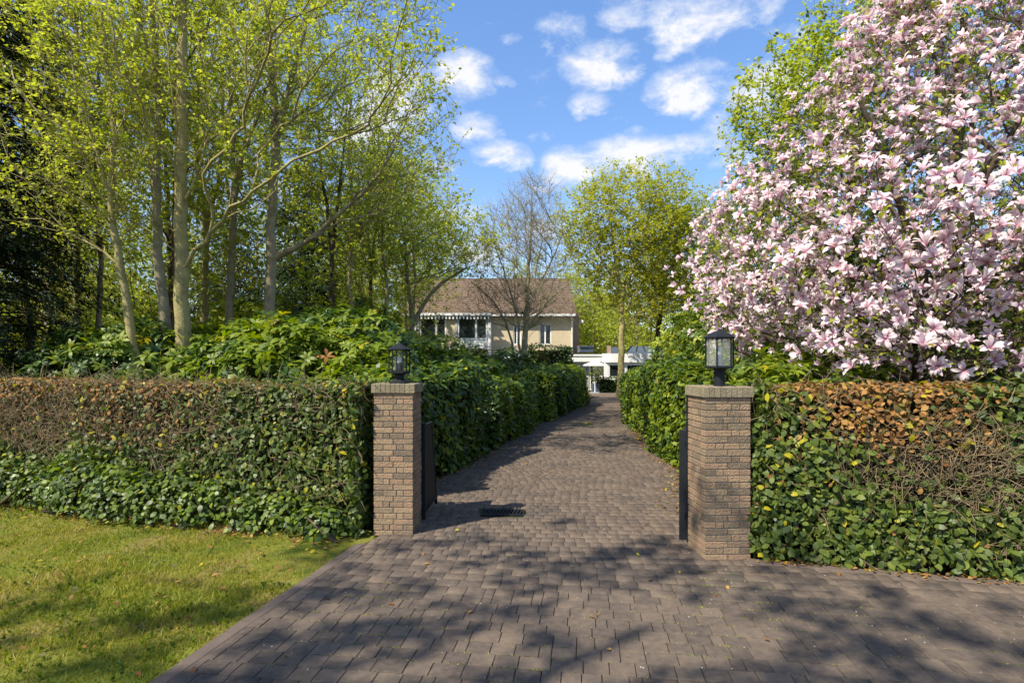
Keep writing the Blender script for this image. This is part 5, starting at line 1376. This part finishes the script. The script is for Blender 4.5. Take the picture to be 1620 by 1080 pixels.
    MB().box(-.75, .45, -.5, .8, 0, 1.86).build('wall', 'grey_paint', sh_); mb = MB(); mb.add([(-.95, -.7, 1.87), (.65, -.7, 1.87), (.65, 1, 1.87), (-.95, 1, 1.87), (-.5, .15, 2.12), (.2, .15, 2.12)], [(0, 1, 5, 4), (1, 2, 5), (2, 3, 4, 5), (3, 0, 4), (3, 2, 1, 0)]); mb.build('roof', 'black_metal', sh_)
    for k in range(6): MB().box(-.74 + k * .2, -.56 + k * .2, -.525, -.502, .05, 1.85).build('plank', 'grey_paint', sh_)


annex()

# ------------------------------------------------------------------ grass, litter, small things


def grass():
    g = np.random.default_rng(121); n = 170000; x = -1.6 - g.random(n) * 6.4; y = 3.0 + g.random(n) * 6.0
    kx = np.interp(y, [p[1] for p in KERB], [p[0] for p in KERB]); hy = 6.46 + (-x - 1.62) * .335 - .42
    thin = n_lo(np.stack([x * 2.2, y * 2.2, x * 0], -1)) * .5 + .8
    ok = (x < kx + .015 + .022 * n_hi(np.stack([x * 3, y * 3, x * 0], -1))) & (x > -.95 * y - .3) & (y < hy) & (g.random(n) < np.clip(thin, .35, 1)); x, y = x[ok], y[ok]; M = len(x)
    P = np.stack([x, y, np.full(M, -.004)], -1)
    v = np.array([(-.5, 0, 0), (.5, 0, 0), (-.35, .15, .55), (.35, .15, .55), (0, .55, 1.0)]); v[:, 0] *= .16
    T = (v, [np.array([(0, 1, 3), (0, 3, 2), (2, 3, 4)])], None)
    R = frames(np.array([0, 0, 1.]) + g.normal(size=(M, 3)) * np.array([.5, .5, .05])); ht = .020 + .026 * g.random(M) * (1 + .4 * n_lo(P * 2)).clip(.3, 2) * np.where(g.random(M) < .05, 1.9, 1)
    o = scatter_obj('grass', T, P, R, ht, ['grass']); o['kind'] = 'stuff'; o['label'] = 'short mossy grass blades on the verge'; o['category'] = 'grass'
    # broader weeds
    m = 2500; x = -1.8 - g.random(m) * 5.5; y = 3.2 + g.random(m) * 5; kx = np.interp(y, [p[1] for p in KERB], [p[0] for p in KERB]); hy = 6.46 + (-x - 1.62) * .335 - .45
    nn = n_lo(np.stack([x, y, x * 0], -1)); ok = (x < kx - .02) & (x > -.95 * y) & (y < hy) & (nn > .1); x, y = x[ok], y[ok]
    P = np.stack([x, y, np.full(len(x), .004)], -1); o = scatter_obj('clover', rosette(4, leaf_mid(.7, .05, .1), 1.2, .01, .2, 9), P, frames(np.array([0, 0, 1.]) + g.normal(size=(len(x), 3)) * .2), .02 + .022 * g.random(len(x)), ['mid_leaf', 'glossy_light'], g.choice(2, len(x))); o['kind'] = 'stuff'; o['label'] = 'small broad leaved weeds in the grass'; o['category'] = 'weeds'


grass()


def litter():
    g = np.random.default_rng(131); P = []
    def add(n, fx, z=.03):
        for _ in range(n):
            x, y = fx(); P.append((x, y, z + g.random() * .008))
    add(330, lambda: (-1.9 - g.random() * 5.5, 3.4 + g.random() * 3.6), .03)                     # on the grass
    def foot(): x = -1.8 - g.random() * 6; return x, 6.46 + (-x - 1.62) * .335 - .55 - abs(g.normal()) * .18
    add(420, foot, .02)
    def rf(): x = 2.3 + g.random() * 3.6; return x, 5.46 - (x - 2.25) * .29 - .02 - abs(g.normal()) * .07
    add(230, rf)
    def ls(): y = 7.5 + g.random() * 10; x = np.interp(y, [p[1] for p in DL], [p[0] for p in DL]); return x + abs(g.normal()) * .12, y
    add(420, ls)
    def rs(): y = 7 + g.random() * 9; x = np.interp(y, [p[1] for p in DR], [p[0] for p in DR]); return x - abs(g.normal()) * .16 + .02, y
    add(420, rs)
    add(110, lambda: (-1.5 + g.random() * 5, 3.4 + g.random() * 12))
    P = np.array(P); kx = np.interp(P[:, 1], [p[1] for p in KERB], [p[0] for p in KERB]); M = len(P)
    # leave alone what would lie under the pillars
    ok = ~((abs(P[:, 0] + 1.285) < .3) & (abs(P[:, 1] - 6.42) < .3)) & ~((abs(P[:, 0] - 2.045) < .3) & (abs(P[:, 1] - 5.645) < .3)); P = P[ok]; M = len(P)
    o = scatter_obj('leaf_litter', LEAF, P, frames(np.array([0, 0, 1.]) + g.normal(size=(M, 3)) * .3), .03 + .035 * g.random(M), ['dead_leaf', 'dull_leaf', 'yellow_leaf'], g.choice(3, M, p=[.6, .3, .1])); o['kind'] = 'stuff'; o['label'] = 'fallen brown leaves along the hedge feet and on the grass'; o['category'] = 'leaf litter'
    # white grit on the paving
    m = 260; x = -2 + g.random(m) * 6; y = 3.3 + g.random(m) * 4; ok = inside(drive_poly, x, y); x, y = x[ok], y[ok]
    t = (np.array([(-.5, -.5, 0), (.5, -.5, 0), (.5, .5, 0), (-.5, .5, 0), (-.3, -.25, .6), (.3, .2, .6)], float), [np.array([(0, 1, 4), (1, 5, 4), (1, 2, 5), (2, 3, 5), (3, 4, 5), (3, 0, 4)])], None)
    o = scatter_obj('grit', t, np.stack([x, y, np.full(len(x), .022)], -1), frames(np.tile(np.array([0, 0, 1.]), (len(x), 1))), .003 + .005 * g.random(len(x)), ['stone_chip']); o['kind'] = 'stuff'; o['label'] = 'pale grit scattered on the paving'; o['category'] = 'grit'
    # moss and tiny weeds in the joints
    m = 9000; x = -1.6 + g.random(m) * 6; y = 3.4 + g.random(m) * 3.6; ok = inside(drive_poly, x, y) & (n_lo(np.stack([x, y, x * 0 + 3], -1)) > .0); x, y = x[ok], y[ok]
    a = math.radians(-7.5); v = -math.sin(a) * x * -1 + math.cos(a) * y; v = (-math.sin(a)) * x + math.cos(a) * y; u = math.cos(a) * x + math.sin(a) * y; v = np.round((v + 4.2) / .150) * .150 - 4.2
    x, y = math.cos(a) * u - math.sin(a) * v, math.sin(a) * u + math.cos(a) * v; k = y < 5.3 - .13 * x; x, y = x[k], y[k]
    o = scatter_obj('joint_moss', rosette(4, leaf_mid(.8, .05, .1), .9, .0, .2, 10), np.stack([x, y, np.full(len(x), .014)], -1), frames(np.array([0, 0, 1.]) + g.normal(size=(len(x), 3)) * .2), .007 + .008 * g.random(len(x)), ['mid_leaf', 'spring_leaf'], g.choice(2, len(x))); o['kind'] = 'stuff'; o['label'] = 'moss and tiny weeds growing in the paving joints'; o['category'] = 'moss'
    # a fallen sprig lying in the drive
    r = thing('fallen_sprig', 'yellow green sprig lying on the drive in the distance', 'twig', (2.28, 17.4, .025)); Pq = np.stack([g.normal(size=14) * .12, g.normal(size=14) * .25, g.random(14) * .03], -1); scatter_obj('foliage', LEAF, Pq, frames(np.array([0, 0, 1.]) + g.normal(size=(14, 3)) * .4), np.full(14, .11), ['yellow_leaf', 'glossy_light'], g.choice(2, 14), r)


litter()
tris = sum(sum(len(p.vertices) - 2 for p in o.data.polygons) if False else o.data.loops.__len__() - 2 * len(o.data.polygons) for o in {o.data.name: o for o in S.objects if o.type == 'MESH'}.values())
print('objects', len(S.objects), 'unique tris', tris)
